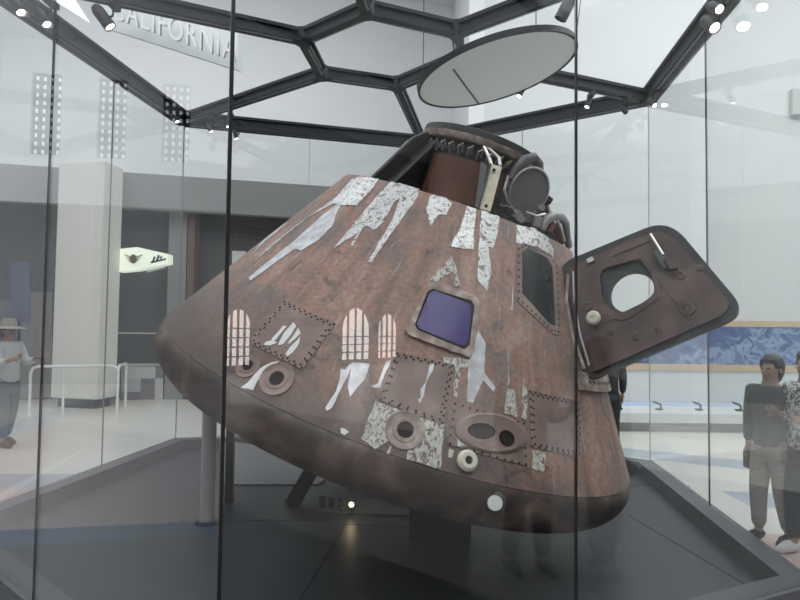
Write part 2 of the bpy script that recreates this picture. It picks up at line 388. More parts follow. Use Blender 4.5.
# raised light wedge of floor behind and under the capsule
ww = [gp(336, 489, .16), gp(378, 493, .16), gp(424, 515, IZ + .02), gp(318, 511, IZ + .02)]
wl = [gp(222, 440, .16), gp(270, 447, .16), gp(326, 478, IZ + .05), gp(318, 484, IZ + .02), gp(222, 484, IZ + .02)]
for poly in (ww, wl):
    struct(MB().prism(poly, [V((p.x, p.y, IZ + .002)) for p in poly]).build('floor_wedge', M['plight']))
# glazing
gpts = inset(pts, .0)
k = 0; sm = MB()
for i in range(n):
    a, b = gpts[i], gpts[(i + 1) % n]; d = (b - a).normalized(); nn = V((-d.y, d.x, 0))
    fr = {0: .475, 1: .475, 2: .5, 3: .5, 4: .45, 5: .51}[i]
    mid = a.lerp(b, fr)
    for p, q in ((a, mid), (mid, b)):
        k += 1; p2, q2 = p + d * .006, q - d * .006
        o = MB().prism([V((*p2[:2], KZ + .002)), V((*q2[:2], KZ + .002)), V((*q2[:2], RZ)), V((*p2[:2], RZ))],
                       [V((*(r + nn * .012)[:2], z)) for r, z in ((p2, KZ + .002), (q2, KZ + .002), (q2, RZ), (p2, RZ))]).build('window_%d' % k, M['glass'])
        struct(o)
    for p, wd in ((a, .015), (mid, {0: .009, 5: .006}.get(i, .007))):
        c0 = p + (nn * .006)
        if p is a and i != 0: wd = .008
        struct(MB().beam(V((*c0[:2], KZ)), V((*c0[:2], RZ)), wd, .014, upv=nn).build('trim_%d' % (k + 2), M['seal'] if i == 0 or (p is mid and i in (1, 5)) else M['post']))
# roof frame
rf = thing('canopy_frame', (0, 6, RZ), 'dark steel honeycomb of roof beams over the glass case', 'frame')
top = {k_: V((*v, RZ + .09)) for k_, v in P.items()}
nodes = {}
for k_, (px, py) in dict(a=(303, 37), b=(367, 9), c=(457, 30), d=(460, 58), e=(397, 84), f=(322, 73)).items():
    nodes[k_] = gp(px, py, RZ + .09)
def hbeam(p, q, wd=.15, h=.19, slot=True, nm='beam'):
    t = .035
    sec = [(-wd / 2, -h / 2), (wd / 2, -h / 2), (wd / 2, -h / 2 + t), (wd / 4, -h / 2 + t), (wd / 4, h / 2 - t), (wd / 2, h / 2 - t), (wd / 2, h / 2), (-wd / 2, h / 2), (-wd / 2, h / 2 - t), (-wd / 4, h / 2 - t), (-wd / 4, -h / 2 + t), (-wd / 2, -h / 2 + t)]
    o = MB().beam(p, q, wd, h, sec=sec).build(nm, M['steel'], rf)
    if slot:
        d = (q - p).normalized(); g = .12
        a_ = V((0, 0, 1)).cross(d).normalized() * (wd * .28); lowz = V((0, 0, -h / 2 - .004))
        s_ = MB()
        s_.beam(p + a_ + lowz + d * g, q + a_ + lowz - d * g, .018, .012)
        s_.build('light_slot', M['steel2'], o)
    return o
for i in range(6): hbeam(top[order[i]], top[order[(i + 1) % 6]], .15, .19)
seq = 'abcdef'
for i in range(6): hbeam(nodes[seq[i]], nodes[seq[(i + 1) % 6]], .105, .14)
for x_, y_ in (('f', 'L'), ('e', 'B'), ('d', 'R'), ('a', 'K'), ('b', 'F'), ('c', 'Q')): hbeam(nodes[x_], top[y_], .105, .14)
for p in list(nodes.values()): MB().lathe([(0, -.075), (.075, -.075), (.075, .075), (0, .075)], Matrix.Translation(p), 12).build('node_plate', M['steel'], rf)
# ------------------------------------------------------------------ track spotlights
def spot(px, py, z, aim, label, size=1.0, glow=True, cz=None):
    p = gp(px, py, z); t = thing('spotlight', p, label, 'spotlight', 'spotlights hung from the roof beams')
    aim = V(aim).normalized(); zt = RZ - .03
    hd = MB(); r = .042 * size; ln = .16 * size
    q = aim.to_track_quat('Z', 'Y').to_matrix().to_4x4(); mt = Matrix.Translation(p) @ q
    hd.lathe([(0, -ln * .7), (r * .7, -ln * .7), (r, -ln * .5), (r, ln * .4), (r * .86, ln * .4), (r * .8, ln * .3), (0, ln * .3)], mt, 18).build('head', M['black'], t, True)
    MB().lathe([(0, ln * .34), (r * .78, ln * .34), (r * .78, ln * .31), (0, ln * .31)], mt, 18).build('lens', M['lamp'] if glow else M['black'], t)
    MB().tube([p + V((0, 0, 0)), p + V((r * 1.3, 0, r * .8)), V((p.x + r * 1.3, p.y, zt))], .010, 8).build('arm', M['black'], t)
    MB().box((p.x + r * 1.3 - .03, p.y - .08, zt - .02), (p.x + r * 1.3 + .03, p.y + .08, zt + .025)).build('mount', M['black'], t)
    return t
SP = [(176, 119, 4.43, (.5, -.2, -1), 'left spotlight of the four hung at the rear left roof corner'),
      (210, 129, 4.42, (.5, -.1, -1), 'second from left of the four spotlights at the rear left roof corner'),
      (228, 124, 4.44, (.3, -.3, -1), 'spotlight just left of the black corner seam, upper of the pair there'),
      (236, 136, 4.38, (.3, -.2, -1), 'lowest spotlight by the black corner seam at the rear left'),
      (520, 94, 4.45, (-.4, -.5, -1), 'spotlight under the beam just below the round suspended disc'),
      (588, 104, 4.44, (-.4, -.2, -1), 'lit spotlight under rear right beam right of the disc'),
      (624, 110, 4.42, (.4, -.5, -.9), 'unlit looking spotlight nearest the rear right roof corner, left of it'),
      (653, 104, 4.42, (.2, -.8, -.8), 'spotlight right at the rear right roof corner'),
      (711, 25, 4.42, (.1, -.8, -.8), 'spotlight on the right roof beam near the top of the picture'),
      (716, 8, 4.45, (.1, -.9, -.7), 'upper spotlight on the right roof beam at the picture edge'),
      (565, 10, 4.42, (-.5, .2, -1), 'black unlit spotlight hanging right of the disc cable'),
      (105, 20, 4.42, (.6, .1, -.8), 'large grey spotlight high at the upper left above the beam'),
      (44, 20, 4.40, (.6, -.2, -.8), 'spotlight on the left roof beam in the top left corner'),
      (18, 8, 4.42, (.6, -.2, -.8), 'leftmost spotlight on the left roof beam at the picture edge')]
for i, (px, py, z, aim, lab) in enumerate(SP):
    spot(px, py, z, aim, lab, 1.25 if i in (10, 11, 8) else (.75 if py > 90 else 1.0), glow=i not in (6, 10))

# ------------------------------------------------------------------ suspended disc
dc = wp(496, 72, 5.8)
tdk = thing('suspended_disc', dc, 'round grey mirror disc hung tilted above the capsule', 'mirror')
nd = V((-.24, 0, .971)).normalized(); mx_ = V((.971, 0, .24)); 
qd = Matrix((mx_, V((0, 1, 0)), nd.copy())).transposed()
qd = Matrix((mx_, nd.cross(mx_), nd)).transposed().to_4x4()
mt = Matrix.Translation(dc) @ qd
RD = .77
MB().lathe([(RD, -.02), (RD + .022, -.02), (RD + .022, .035), (RD, .035)], mt, 96).build('rim', M['steel'], tdk, True)
MB().lathe([(0, -.012), (RD, -.012), (RD, .02), (0, .02)], mt, 96).build('mirror_face', M['disc'], tdk, True)
s0 = wp(453, 67, 5.8); 
def discpt(px, py): return onplane(px, py, dc, nd)
jp, jq = discpt(453, 68), discpt(478, 102)
MB().beam(jp - nd * .016, jq - nd * .016, .014, .01, upv=nd).build('joint_strip', M['black'], tdk)
for (px, py) in ((423, 84), (536, 32), (574, 50)):
    a = discpt(px, py); tgt = V((a.x, a.y, 5.0)) if px < 570 else a + V((.12, 0, .9))
    MB().tube([a, tgt], .004, 6).build('cable', M['steel'], tdk)

# ------------------------------------------------------------------ capsule
cc = V((-.0375, -.7846, 5.0832)); ax, ay = .332, -.0705
dcam = V((sin(ax) * cos(ay), cos(ax) * cos(ay), sin(ay)))
C0 = ROT @ cc + EYE; D = (ROT @ dcam).normalized()
Fd = (EYE - C0); Fd = (Fd - D * Fd.dot(D)).normalized(); Rd = D.cross(Fd)
if Rd.x < 0: Rd = -Rd
CR = Matrix((Fd, D.cross(Fd), D)).transposed()          # local x = to the viewer, z = the capsule's axis
SG = 1 if (D.cross(Fd)).dot(Rd) > 0 else -1
CT = rad(33); RC, TT, RS = 1.76, .196, 4.69; ZT = 1.567; ZC = math.sqrt((RS - TT) ** 2 - RC ** 2)
def rcone(z): return RC + TT * cos(CT) - (z - TT * sin(CT)) * tan(CT)
def cpt(phi, z, off=0, r=None):
    e = Fd * cos(phi) + Rd * sin(phi); r_ = rcone(z) if r is None else r
    return C0 + D * (z + off * sin(CT) * (r is None)) + e * (r_ + off * (cos(CT) if r is None else 1))
def hit(px, py, rf=None, n=260):
    """first point of the ray on the surface of revolution with radius rf(z)"""
    rf = rf or rcone; d = ray(px, py); best = None; last = None; t = 3.0
    while t < 7:
        p = EYE + d * t; q = p - C0; z = q.dot(D); e = q - D * z; v = e.length - rf(z)
        if best is None or v < best[0]: best = (v, z, e)
        if v < 0: best = (v, z, e); break
        t += .004
    v, z, e = best
    return math.atan2(e.dot(Rd), e.dot(Fd)), z
cap = thing('space_capsule', C0, 'scorched brown cone shaped space capsule tilted on a stand in the glass case', 'space capsule', None, CR)
local = Matrix.Translation(C0) @ CR.to_4x4()
# conical body
prof = [(rcone(ZT - .02) - .03, ZT - .04), (rcone(ZT) - .03, ZT + .003), (rcone(ZT), ZT)]
for i in range(1, 24): z = ZT + (TT * sin(CT) - ZT) * i / 24; prof.append((rcone(z), z))
prof.append((RC + TT * cos(CT), TT * sin(CT)))
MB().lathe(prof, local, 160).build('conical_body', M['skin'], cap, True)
sh = [(RC + TT * cos(CT), TT * sin(CT)), (RC + TT * cos(CT) - .002, TT * sin(CT) - .004)]
a0 = -math.atan2(ZC, RC)
for i in range(13): a = CT - .07 + (a0 - CT + .07) * i / 12; sh.append((RC + TT * cos(a), TT * sin(a)))
th = math.asin(RC / (RS - TT))
for i in range(1, 13): a = th * (1 - i / 12); sh.append((RS * sin(a), ZC - RS * cos(a)))
MB().lathe(sh, local, 160).build('heat_shield', M['char'], cap, True)

def patch(poly, off, name, m, parent=cap, jag=1.2, step=.07, pix=True, th_=.003):
    """a thin sheet bent to the cone, its outline given by points on it"""
    if pix: q = [hit(*p) for p in poly]
    else: q = poly
    out = []
    R0 = 1.4
    for i in range(len(q)):
        a, b = q[i], q[(i + 1) % len(q)]
        L_ = math.hypot((a[0] - b[0]) * R0, a[1] - b[1]); m_ = max(1, int(L_ / .03))
        for k in range(m_):
            t = k / m_; j = jag * .006 * (1 if k else .3)
            out.append(((a[0] + (b[0] - a[0]) * t) * R0 + random.uniform(-j, j), a[1] + (b[1] - a[1]) * t + random.uniform(-j, j)))
    xs = [p[0] for p in out]; zs = [p[1] for p in out]; grid = []
    y_ = min(zs) + step / 2
    while y_ < max(zs):
        x_ = min(xs) + step / 2
        while x_ < max(xs): grid.append((x_, y_)); x_ += step
        y_ += step
    vs = [V(p) for p in out] + [V(g) for g in grid]; ne = len(out)
    vv, ee, ff, _, _, _ = geometry.delaunay_2d_cdt(vs, [(i, (i + 1) % ne) for i in range(ne)], [], 1, 1e-6)
    mb = MB(); n_ = len(vv)
    mb.v = [cpt(p[0] / R0, p[1], off) for p in vv] + [cpt(p[0] / R0, p[1], off - th_) for p in vv]
    cnt = {}
    for f in ff:
        mb.f.append(tuple(f)); mb.f.append(tuple(i + n_ for i in reversed(f)))
        for k in range(len(f)):
            e = (f[k], f[(k + 1) % len(f)]); cnt[e] = 1
    for (a, b) in cnt:
        if (b, a) not in cnt: mb.f.append((a, b, b + n_, a + n_))
    return mb.build(name, m, parent, 'open')

PF = 'foil'
FOILS = [
 ('foil', [(357,177),(379,179),(373,189),(357,206),(346,205.5),(333,204),(307.5,218),(280.5,240),(257,260),(267,249),(294,227),(337,197),(352.5,179)]),
 ('foilp', [(288,223),(262.5,244),(251,255.5),(267,237.5),(285,224)]),
 ('foilp', [(344.6,199),(337,213),(333,226),(319,240),(301,251),(295,249),(274,264.5),(251,281),(249,278),(267,263),(296,240),(321,217)]),
 ('foil', [(391,182),(420,189),(418,197),(402,219.5),(384,244),(373,262),(367,263.5),(375,251),(393,219.5),(400,199),(395,201.5),(384,222),(375,231),(367,226),(364,227),(352.5,246.5),(351,245),(359,233),(333,249),(352.5,226),(375,199)]),
 ('foil', [(432.5,195),(446,198),(452,204),(446,215),(438,215),(431,226),(426,208),(430,197)]),
 ('foil', [(467,206),(476,209),(473,250),(450.5,246.5),(459.5,228.5)]),
 ('foil', [(481,210.5),(499,217),(498,228.5),(493,248),(488,246.5),(491,273.5),(486.5,291.5),(477.5,280),(478.6,244)]),
 ('cream', [(451.6,255.5),(456,267),(459.5,287),(454,286),(453,271),(437,282.5),(430,280),(441.5,267)]),
 ('foil', [(515.7,225),(533,228),(547,237),(553,250),(552,260),(543,250),(530,245),(515.7,243)]),
 ('foilp', [(513,277),(512,310),(510.5,310)]),
 ('foilp', [(478,330),(485,343),(484,373),(495,388),(493,392),(483,380),(473,403),(467,402),(468,363),(475,340)]),
 ('cream', [(443,357),(465,359),(472,362),(460,370),(457,397),(453,397),(455,367),(443,363)]),
 ('cream', [(507,388),(514,390),(517,417),(504,413)]),
 ('cream', [(523,378),(527,393),(526,420),(521,418),(522,390)]),
 ('cream', [(532,450),(545,453),(544,472),(531,468)]),
 ('cream', [(508,350),(509,387),(507,387)]),
 ('cream', [(375,401.6),(444,424),(440,470),(434,468),(406,459),(408,448),(394,442),(389,454),(386,453),(392,439),(380,446),(376,450),(361,439),(365,430),(370,414)]),
 ('foilp', [(352,363),(370,364),(364,380),(350,397),(348,386)]),
 ('foilp', [(341,369),(346,370),(350,364),(353,365),(342,388),(332,408),(327,411),(325.6,408),(336,392),(340,380)]),
 ('foilp', [(386,362),(391,360),(380,388),(374,388),(371,386),(378,384),(382,372)]),
 ('foilp', [(455,422),(460,432),(478,444),(480,452),(456,446)]),
 ('white', [(280,361),(271,363),(258,370),(248,383),(241,388),(250,389),(253,390.5),(258,381),(265,372)]),
 ('white', [(341,428),(345,429),(349,432),(345,435),(341,433)]),
 ('cream', [(449,449),(454,450),(452,458),(448,457)]), ('cream', [(521,424),(524,425),(526,437),(522,440)]),
]
for m_, pl in FOILS: patch(pl, .004, 'foil_patch', M[m_], jag=.5 if m_ in ('foilp', 'white') else .8)

# riveted access panels
def edge_pts(poly, step):
    out = []
    for i in range(len(poly)):
        a, b = poly[i], poly[(i + 1) % len(poly)]
        L_ = math.hypot((a[0] - b[0]) * 1.4, a[1] - b[1]); m_ = max(1, round(L_ / step))
        for k in range(m_): t = k / m_; out.append((a[0] + (b[0] - a[0]) * t, a[1] + (b[1] - a[1]) * t))
    return out
def shrink(poly, f):
    cx = sum(p[0] for p in poly) / len(poly); cy = sum(p[1] for p in poly) / len(poly)
    return [(cx + (p[0] - cx) * f, cy + (p[1] - cy) * f) for p in poly]
def rivet_mesh(pts_, r=.011, off=.008):
    mb = MB()
    for ph, z in pts_:
        c = cpt(ph, z, off); e = Fd * cos(ph) + Rd * sin(ph); nn_ = (e * cos(CT) + D * sin(CT)).normalized()
        a = nn_.orthogonal().normalized(); b = nn_.cross(a)
        ring_ = [c + (a * cos(t) + b * sin(t)) * r for t in [2 * pi * i / 7 for i in range(7)]]
        mb.prism(ring_, [p - nn_ * .007 for p in ring_])
    return mb
def pock(o, spots, r=.0068, off=.008):
    """sink a pattern of dark rivet holes into a panel's own mesh"""
    mb = rivet_mesh(spots, r, off); inv = parent_inv(o); me = o.data
    vs = [v.co.copy() for v in me.vertices] + [inv @ v for v in mb.v]; n0_ = len(me.vertices); f0_ = [tuple(p.vertices) for p in me.polygons]
    new = bpy.data.meshes.new(me.name); new.from_pydata(vs, [], f0_ + [tuple(i + n0_ for i in f) for f in mb.f])
    new.materials.append(me.materials[0]); new.materials.append(M['hole'])
    for i, p in enumerate(new.polygons): p.material_index = 1 if i >= len(f0_) else 0
    o.data = new
def access(poly, name, label=None, fill=True, dbl=True, step=.038):
    q = [hit(*p) for p in poly]
    if fill: o = patch(q, .006, name, M['panel'], jag=0, pix=False, th_=.006)
    else: o = patch(q, .0035, name, M['panel'], jag=0, pix=False)
    r1 = edge_pts(shrink(q, .95), step)
    if dbl: r1 += edge_pts(shrink(q, .87), step)
    pock(o, r1)
    return o
access([(285, 301), (336, 324), (303, 370), (249, 342)], 'access_panel')
access([(396, 352), (454, 365), (443, 425), (379, 400)], 'access_panel')
access([(453, 402), (525, 423), (527, 466), (447, 444)], 'access_panel', dbl=False)
access([(528, 390), (579, 401), (579, 456), (530, 447)], 'access_panel')
# extra foil on top of panels
for m_, pl in (*[('white', q_) for q_ in ([(294,323),(297,326),(288,338),(284,341),(282,339)], [(284,326),(287,327),(276,341),(272,343),(273,339)], [(299,329),(301,334),(295,341),(290,345),(289,342)], [(300,337),(300,343),(293,353),(288,357),(286,354),(292,347)], [(290,331),(293,333),(284,345),(279,346),(280,342)], [(273,341),(278,343),(271,346),(265,346),(266,343)])],
               ('foilp', [(429,365),(434,364),(424,396),(420,404),(417,399),(420,398)]),
               ('white', [(457,425),(461,434),(478,445),(481,451),(457,446)])):
    patch(pl, .0095, 'foil_patch', M[m_], jag=1.8)

# thruster ports and small fittings on the cone
def conef(ph, z, off=0):
    c = cpt(ph, z, off); e = Fd * cos(ph) + Rd * sin(ph); nn_ = (e * cos(CT) + D * sin(CT)).normalized()
    mer = (D * cos(CT) - e * sin(CT)).normalized(); return Matrix((nn_.cross(mer), -mer, nn_)).transposed().to_4x4(), c, nn_
def port(px, py, r, m='panel', name='thruster_port', sx=1, sy=1, rotz=0, cup=True):
    ph, z = hit(px, py); m_, c, nn_ = conef(ph, z, .003)
    mt_ = Matrix.Translation(c) @ m_ @ Matrix.Rotation(rotz, 4, 'Z') @ Matrix.Diagonal((sx, sy, 1, 1))
    o = MB().lathe([(r, 0), (r * .98, .004), (r * .92, .0045), (r * .88, .0015), (r * .64, .002), (r * .6, .006), (r * .44, .006), (r * .40, .001)], mt_, 40).build(name, M[m], cap, True)
    MB().lathe([(r * .40, .004), (r * .3, .0035), (0, .003)], mt_, 30).build('nozzle_throat', M['hole'], o, True)
    return o
port(277, 379, .105); port(248.5, 366, .08); port(405, 430, .11, 'frame')
# double scupper fitting
ph, z = hit(491, 433); m_, c, nn_ = conef(ph, z, .007)
mt_ = Matrix.Translation(c) @ m_ @ Matrix.Rotation(rad(9), 4, 'Z')
sp_ = MB().lathe([(0, .006), (.19, .006), (.235, .012), (.262, .004), (.262, -.02)], mt_ @ Matrix.Diagonal((.88, .43, 1, 1)), 48).build('twin_thruster_fitting', M['panel'], cap, True)
for px, py, rx, ry, rz in ((480, 431, .078, .038, rad(12)), (505, 438.5, .045, .04, 0)):
    ph2, z2 = hit(px, py); m2, c2, _ = conef(ph2, z2, .014)
    MB().lathe([(1.12, 0), (1.05, .01), (.97, .006), (.9, .005), (0, .003)], Matrix.Translation(c2) @ m2 @ Matrix.Rotation(rz, 4, 'Z') @ Matrix.Diagonal((rx, ry, 1, 1)), 32).build('nozzle_throat', M['hole'], sp_, True)
def knob(px, py, r, h=.035):
    ph, z = hit(px, py); m_, c, _ = conef(ph, z, .004); mt_ = Matrix.Translation(c) @ m_
    o = MB().lathe([(r, 0), (r, h * .6), (r * .75, h), (r * .4, h), (r * .38, h * .7), (0, h * .7)], mt_, 28).build('round_fitting', M['offw'], cap, True)
    MB().lathe([(r * .36, h * .74), (0, h * .76)], mt_, 20).build('fitting_bore', M['dark'], o, True)
knob(466, 461, .058)
# a fitting on the shield just under the shoulder
p = onplane(495, 503, cpt(hit(495, 480)[0], -.02, r=1.93), -ray(495, 503))
mt_ = Matrix.Translation(p + ray(495, 503) * -.02) @ (-ray(495, 503)).to_track_quat('Z', 'Y').to_matrix().to_4x4()
MB().lathe([(.062, -.09), (.062, .01), (.045, .02), (0, .02)], mt_, 28).build('umbilical_socket', M['dark'], cap, True)
MB().lathe([(.04, .012), (.04, .03), (0, .032)], mt_, 28).build('socket_cap', M['white'], cap, True)

# square window with violet pane
def inter(poly, f): return shrink(poly, f)
wq = [hit(*p) for p in [(429, 285), (436, 283), (473, 296), (478, 302), (473, 352), (467, 358), (408, 336), (405, 331)]]
fo = patch(wq, .022, 'window_frame', M['frame'], jag=.5, pix=False, th_=.02)
g2 = [hit(*p) for p in [(427, 293), (432, 290.5), (470, 302), (473, 307), (468, 346), (463, 350.5), (417, 331), (414.5, 326)]]
patch(g2, .0235, 'window_reveal', M['hole'], fo, jag=0, pix=False, th_=.002)
g3 = [hit(*p) for p in [(429, 295), (434, 292.5), (467, 305), (470, 310), (466.5, 343), (462, 347.5), (419, 330.5), (416, 326)]]
patch(g3, .025, 'window_pane', M['purple'], fo, jag=0, pix=False, th_=.002)
# slanted forward window
wq = [hit(*p) for p in [(517, 247), (524, 243), (550, 254), (557, 266), (559, 336), (552, 334), (516, 300)]]
fo = patch(wq, .006, 'window_frame', M['panel'], jag=.4, pix=False, th_=.006)
pock(fo, edge_pts(shrink(wq, .93), .042), .008)
g2 = [hit(*p) for p in [(521.5, 252), (527, 248.5), (546, 258), (551, 267), (554, 326), (549, 324), (521.5, 293)]]
patch(g2, .009, 'window_pane', M['blackpane'], fo, jag=0, pix=False, th_=.004)
# side hatch opening behind the hinge, its inner shade painted as a black sheet
A_, D_ = hit(560, 266), hit(583, 379)
op = [(A_[0] + .05, A_[1]), (A_[0] + .75, A_[1] - .02), (A_[0] + .80, D_[1]), (D_[0] + .06, D_[1])]
patch(op, .005, 'hatch_opening_shade', M['hole'], jag=0, pix=False, th_=.004)
sill = patch([(D_[0] - .06, D_[1] + .03), (D_[0] + .62, D_[1] + .03), (D_[0] + .62, D_[1] - .07), (D_[0] - .06, D_[1] - .07)], .03, 'hatch_sill', M['frame'], jag=.2, pix=False, th_=.028)
pock(sill, [(D_[0] + .02 + .05 * i, D_[1] - .02) for i in range(11)], .012, .032)

# ------------------------------------------------------------------ open hatch (moves on the capsule: a part of it)
pa, pd = cpt(A_[0], A_[1], .05), cpt(D_[0], D_[1], .05)
e1 = (pa - pd).normalized()
n0 = ROT @ V((-.48, .22, -.80)); nh = (n0 - e1 * n0.dot(e1)).normalized()
def hp(px, py, dep=0): return onplane(px, py, pa - nh * dep, nh)
def rounded(poly, rads, k=6):
    out = []; n_ = len(poly)
    for i in range(n_):
        a, b, c = V(poly[i - 1]), V(poly[i]), V(poly[(i + 1) % n_]); r = rads[i]
        p1 = b + (a - b).normalized() * r; p2 = b + (c - b).normalized() * r
        for t in range(k + 1):
            u = t / k; out.append(tuple(p1 * (1 - u) ** 2 + b * 2 * u * (1 - u) + p2 * u * u))
    return out
outer2 = rounded([(557, 263), (668, 217), (748, 312), (584, 382)], [16, 26, 24, 12])
inner2 = rounded([(563, 270), (664, 226), (736, 309), (589, 374)], [14, 22, 20, 10])
of = [hp(*p) for p in outer2]; itf = [hp(*p) for p in inner2]; nh_ = nh
hole2 = [(292 + 0 * 1, 0)]
hc, hw = (627, 287), 25
holeo = rounded([(599, 270), (644, 257), (658, 293), (622, 316), (603, 304)], [10, 11, 13, 8, 10], 5)
hatch = None
def ringface(outer, inner, dep, mb):
    """planar sheet between an outer and an inner loop, by constrained triangulation"""
    o3 = [hp(*p) for p in outer]; i3 = [hp(*p) for p in inner]
    ux = e1; uy = nh.cross(e1)
    def to2(p): q = p - pa; return V((q.dot(ux), q.dot(uy)))
    vs = [to2(p) for p in o3] + [to2(p) for p in i3]; no, ni = len(o3), len(i3)
    ed = [(i, (i + 1) % no) for i in range(no)] + [(no + i, no + (i + 1) % ni) for i in range(ni)]
    vv, _, ff, _, _, _ = geometry.delaunay_2d_cdt(vs, ed, [], 1, 1e-6)
    def inside(pt, poly):
        c = False
        for i in range(len(poly)):
            a, b = poly[i], poly[i - 1]
            if (a.y > pt.y) != (b.y > pt.y) and pt.x < (b.x - a.x) * (pt.y - a.y) / (b.y - a.y) + a.x: c = not c
        return c
    hol = vs[no:]
    ff = [f for f in ff if not inside(sum((vv[i] for i in f), V((0, 0))) / len(f), hol)]
    base = len(mb.v); mb.v += [pa + ux * p[0] + uy * p[1] - nh * dep for p in vv]; mb.f += [tuple(i + base for i in f) for f in ff]
def loopwall(loop, d0, d1, mb):
    pts3 = [hp(*p) for p in loop]; n_ = len(pts3); base = len(mb.v)
    mb.v += [p - nh * d0 for p in pts3] + [p - nh * d1 for p in pts3]
    mb.f += [(base + i, base + (i + 1) % n_, base + n_ + (i + 1) % n_, base + n_ + i) for i in range(n_)]
circ = [(631 + 22.5 * cos(t), 291 - 20.5 * sin(t) - 3 * cos(t)) for t in [2 * pi * i / 32 for i in range(32)]]
hm = MB(); ringface(outer2, circ, .03, hm); ringface(outer2, circ, .10, hm); loopwall(outer2, .03, .10, hm); loopwall(circ, .03, .10, hm)
hatch = hm.build('hatch_door', M['hatche'], cap)
hm = MB(); ringface(inner2, holeo, 0, hm); loopwall(inner2, 0, .031, hm); loopwall(holeo, 0, .031, hm); hm.build('inner_plate', M['hatch'], hatch)
# window frame ring, knob, latch, rod, bosses, seal tube
fr1 = rounded([(593, 265), (648, 250), (664, 295), (623, 323), (598, 309)], [11, 12, 14, 10, 12], 5)
hm = MB(); ringface(fr1, holeo, -.008, hm); loopwall(fr1, -.008, .002, hm); loopwall(holeo, -.008, .002, hm); hm.build('hatch_window_frame', M['hatch'], hatch)
def hframe(px, py, lift=0):
    c = hp(px, py) + nh * lift; return Matrix.Translation(c) @ Matrix((e1, nh.cross(e1), nh)).transposed().to_4x4()
def disc(px, py, r, h, m, name, prof=None):
    return MB().lathe(prof or [(r, 0), (r, h * .8), (r * .8, h), (r * .45, h), (r * .4, h * .5), (0, h * .5)], hframe(px, py), 24).build(name, m, hatch, True)
kn = disc(595, 319, .045, .06, M['offw'], 'pressure_knob', [(.02, 0), (.02, .03), (.045, .035), (.047, .055), (.035, .068), (.012, .07), (.01, .06), (0, .06)])
for px, py, r in ((587, 306, .035), (687, 308, .05), (681, 275, .03), (658, 329, .022), (636, 337, .022), (610, 300 + 32, .02), (700, 268, .02)): disc(px, py, r, .012, M['hatch'], 'boss')
lt = MB()
p = hp(663, 262)
lt.beam(hp(657, 252) + nh * .03, hp(669, 270) + nh * .03, .05, .05, upv=nh); lt.build('latch_block', M['dgrey'], hatch, bevel=.008)
MB().tube([hp(651, 236) + nh * .04, hp(664, 257) + nh * .05], .011, 10).build('latch_rod', M['silver'], hatch, True)
MB().tube([hp(666, 262) + nh * .05, hp(672, 272) + nh * .06, hp(677, 270) + nh * .03], .014, 8).build('latch_lever', M['dark'], hatch, True)
for x0, y0, x1, y1 in ((572, 283, 594, 366), (640, 258, 690, 318), (605, 322, 660, 296), (612, 256, 650, 240)):
    MB().beam(hp(x0, y0) + nh * .003, hp(x1, y1) + nh * .003, .012, .012, upv=nh).build('stiffener', M['hatch'], hatch)
sl = [hp(*p) + nh * .012 for p in rounded([(567, 275), (575, 271), (600, 373), (590, 370)], [3, 3, 3, 3], 3)]
MB().tube([hp(569, 275) + nh * .02, hp(567, 300) + nh * .02, hp(573, 335) + nh * .02, hp(585, 369) + nh * .02], .012, 8).build('seal_strip', M['frame'], hatch, True)
MB().tube([hp(574, 272) + nh * .02, hp(575, 300) + nh * .02, hp(581, 335) + nh * .02, hp(590, 366) + nh * .02], .008, 8).build('seal_strip', M['silver'], hatch, True)
for t in (.2, .5, .8):
    c = pd.lerp(pa, t); MB().tube([c - e1 * .05 - nh * .05, c + e1 * .05 - nh * .05], .035, 10).build('hinge', M['dark'], cap, True)
MB().beam(hp(588, 262) + nh * .01, hp(594, 259) + nh * .01, .03, .03, upv=nh).build('corner_clip', M['silver'], hatch)

# ------------------------------------------------------------------ forward bay
TZ = 2.13
MB().lathe([(.44, ZT - .03), (rcone(ZT) - .03, ZT - .03), (rcone(ZT) - .035, ZT - .05)], local, 64).build('forward_deck', M['dark'], cap, True)
MB().lathe([(.41, ZT - .03), (.41, TZ - .05), (.40, TZ)], local, 72).build('tunnel', M['dark'], cap, True)
def tun(ph, z, r): return C0 + D * z + (Fd * cos(ph) + Rd * sin(ph)) * r
# rust-red panel on the tunnel facing the viewer
phA, phB = hit(430, 168, lambda z: .42)[0], hit(498, 190, lambda z: .42)[0]
mb = MB(); nn_ = 10
for i in range(nn_):
    a, b = phA + (phB - phA) * i / nn_, phA + (phB - phA) * (i + 1) / nn_
    mb.prism([tun(a, ZT + .03, .43), tun(b, ZT + .03, .43), tun(b, TZ - .17, .43), tun(a, TZ - .17, .43)], [tun(a, ZT + .03, .408), tun(b, ZT + .03, .408), tun(b, TZ - .17, .408), tun(a, TZ - .17, .408)])
mb.build('tunnel_cover', M['brownpan'], cap)
# docking ring: lip, pale band, dark top
MB().lathe([(.40, TZ - .05), (.47, TZ - .045), (.495, TZ - .01), (.495, TZ + .0), (.47, TZ)], local, 96).build('docking_ring_flange', M['frame'], cap, True)
MB().lathe([(.47, TZ), (.49, TZ + .005), (.485, TZ + .05), (.46, TZ + .06), (.36, TZ + .06), (.34, TZ + .02), (.34, TZ - .1)], local, 96).build('docking_ring', M['dark'], cap, True)
# row of small latches under the ring
for i in range(-6, 7):
    ph = i * .17 - .15; mb = MB()
    q = [tun(ph - .03, TZ - .15, .425), tun(ph - .028, TZ - .10, .47), tun(ph + .02, TZ - .075, .475), tun(ph + .035, TZ - .13, .43)]
    mb.tube(q, .011, 6); mb.build('ring_latch', M['silver'], cap, True)
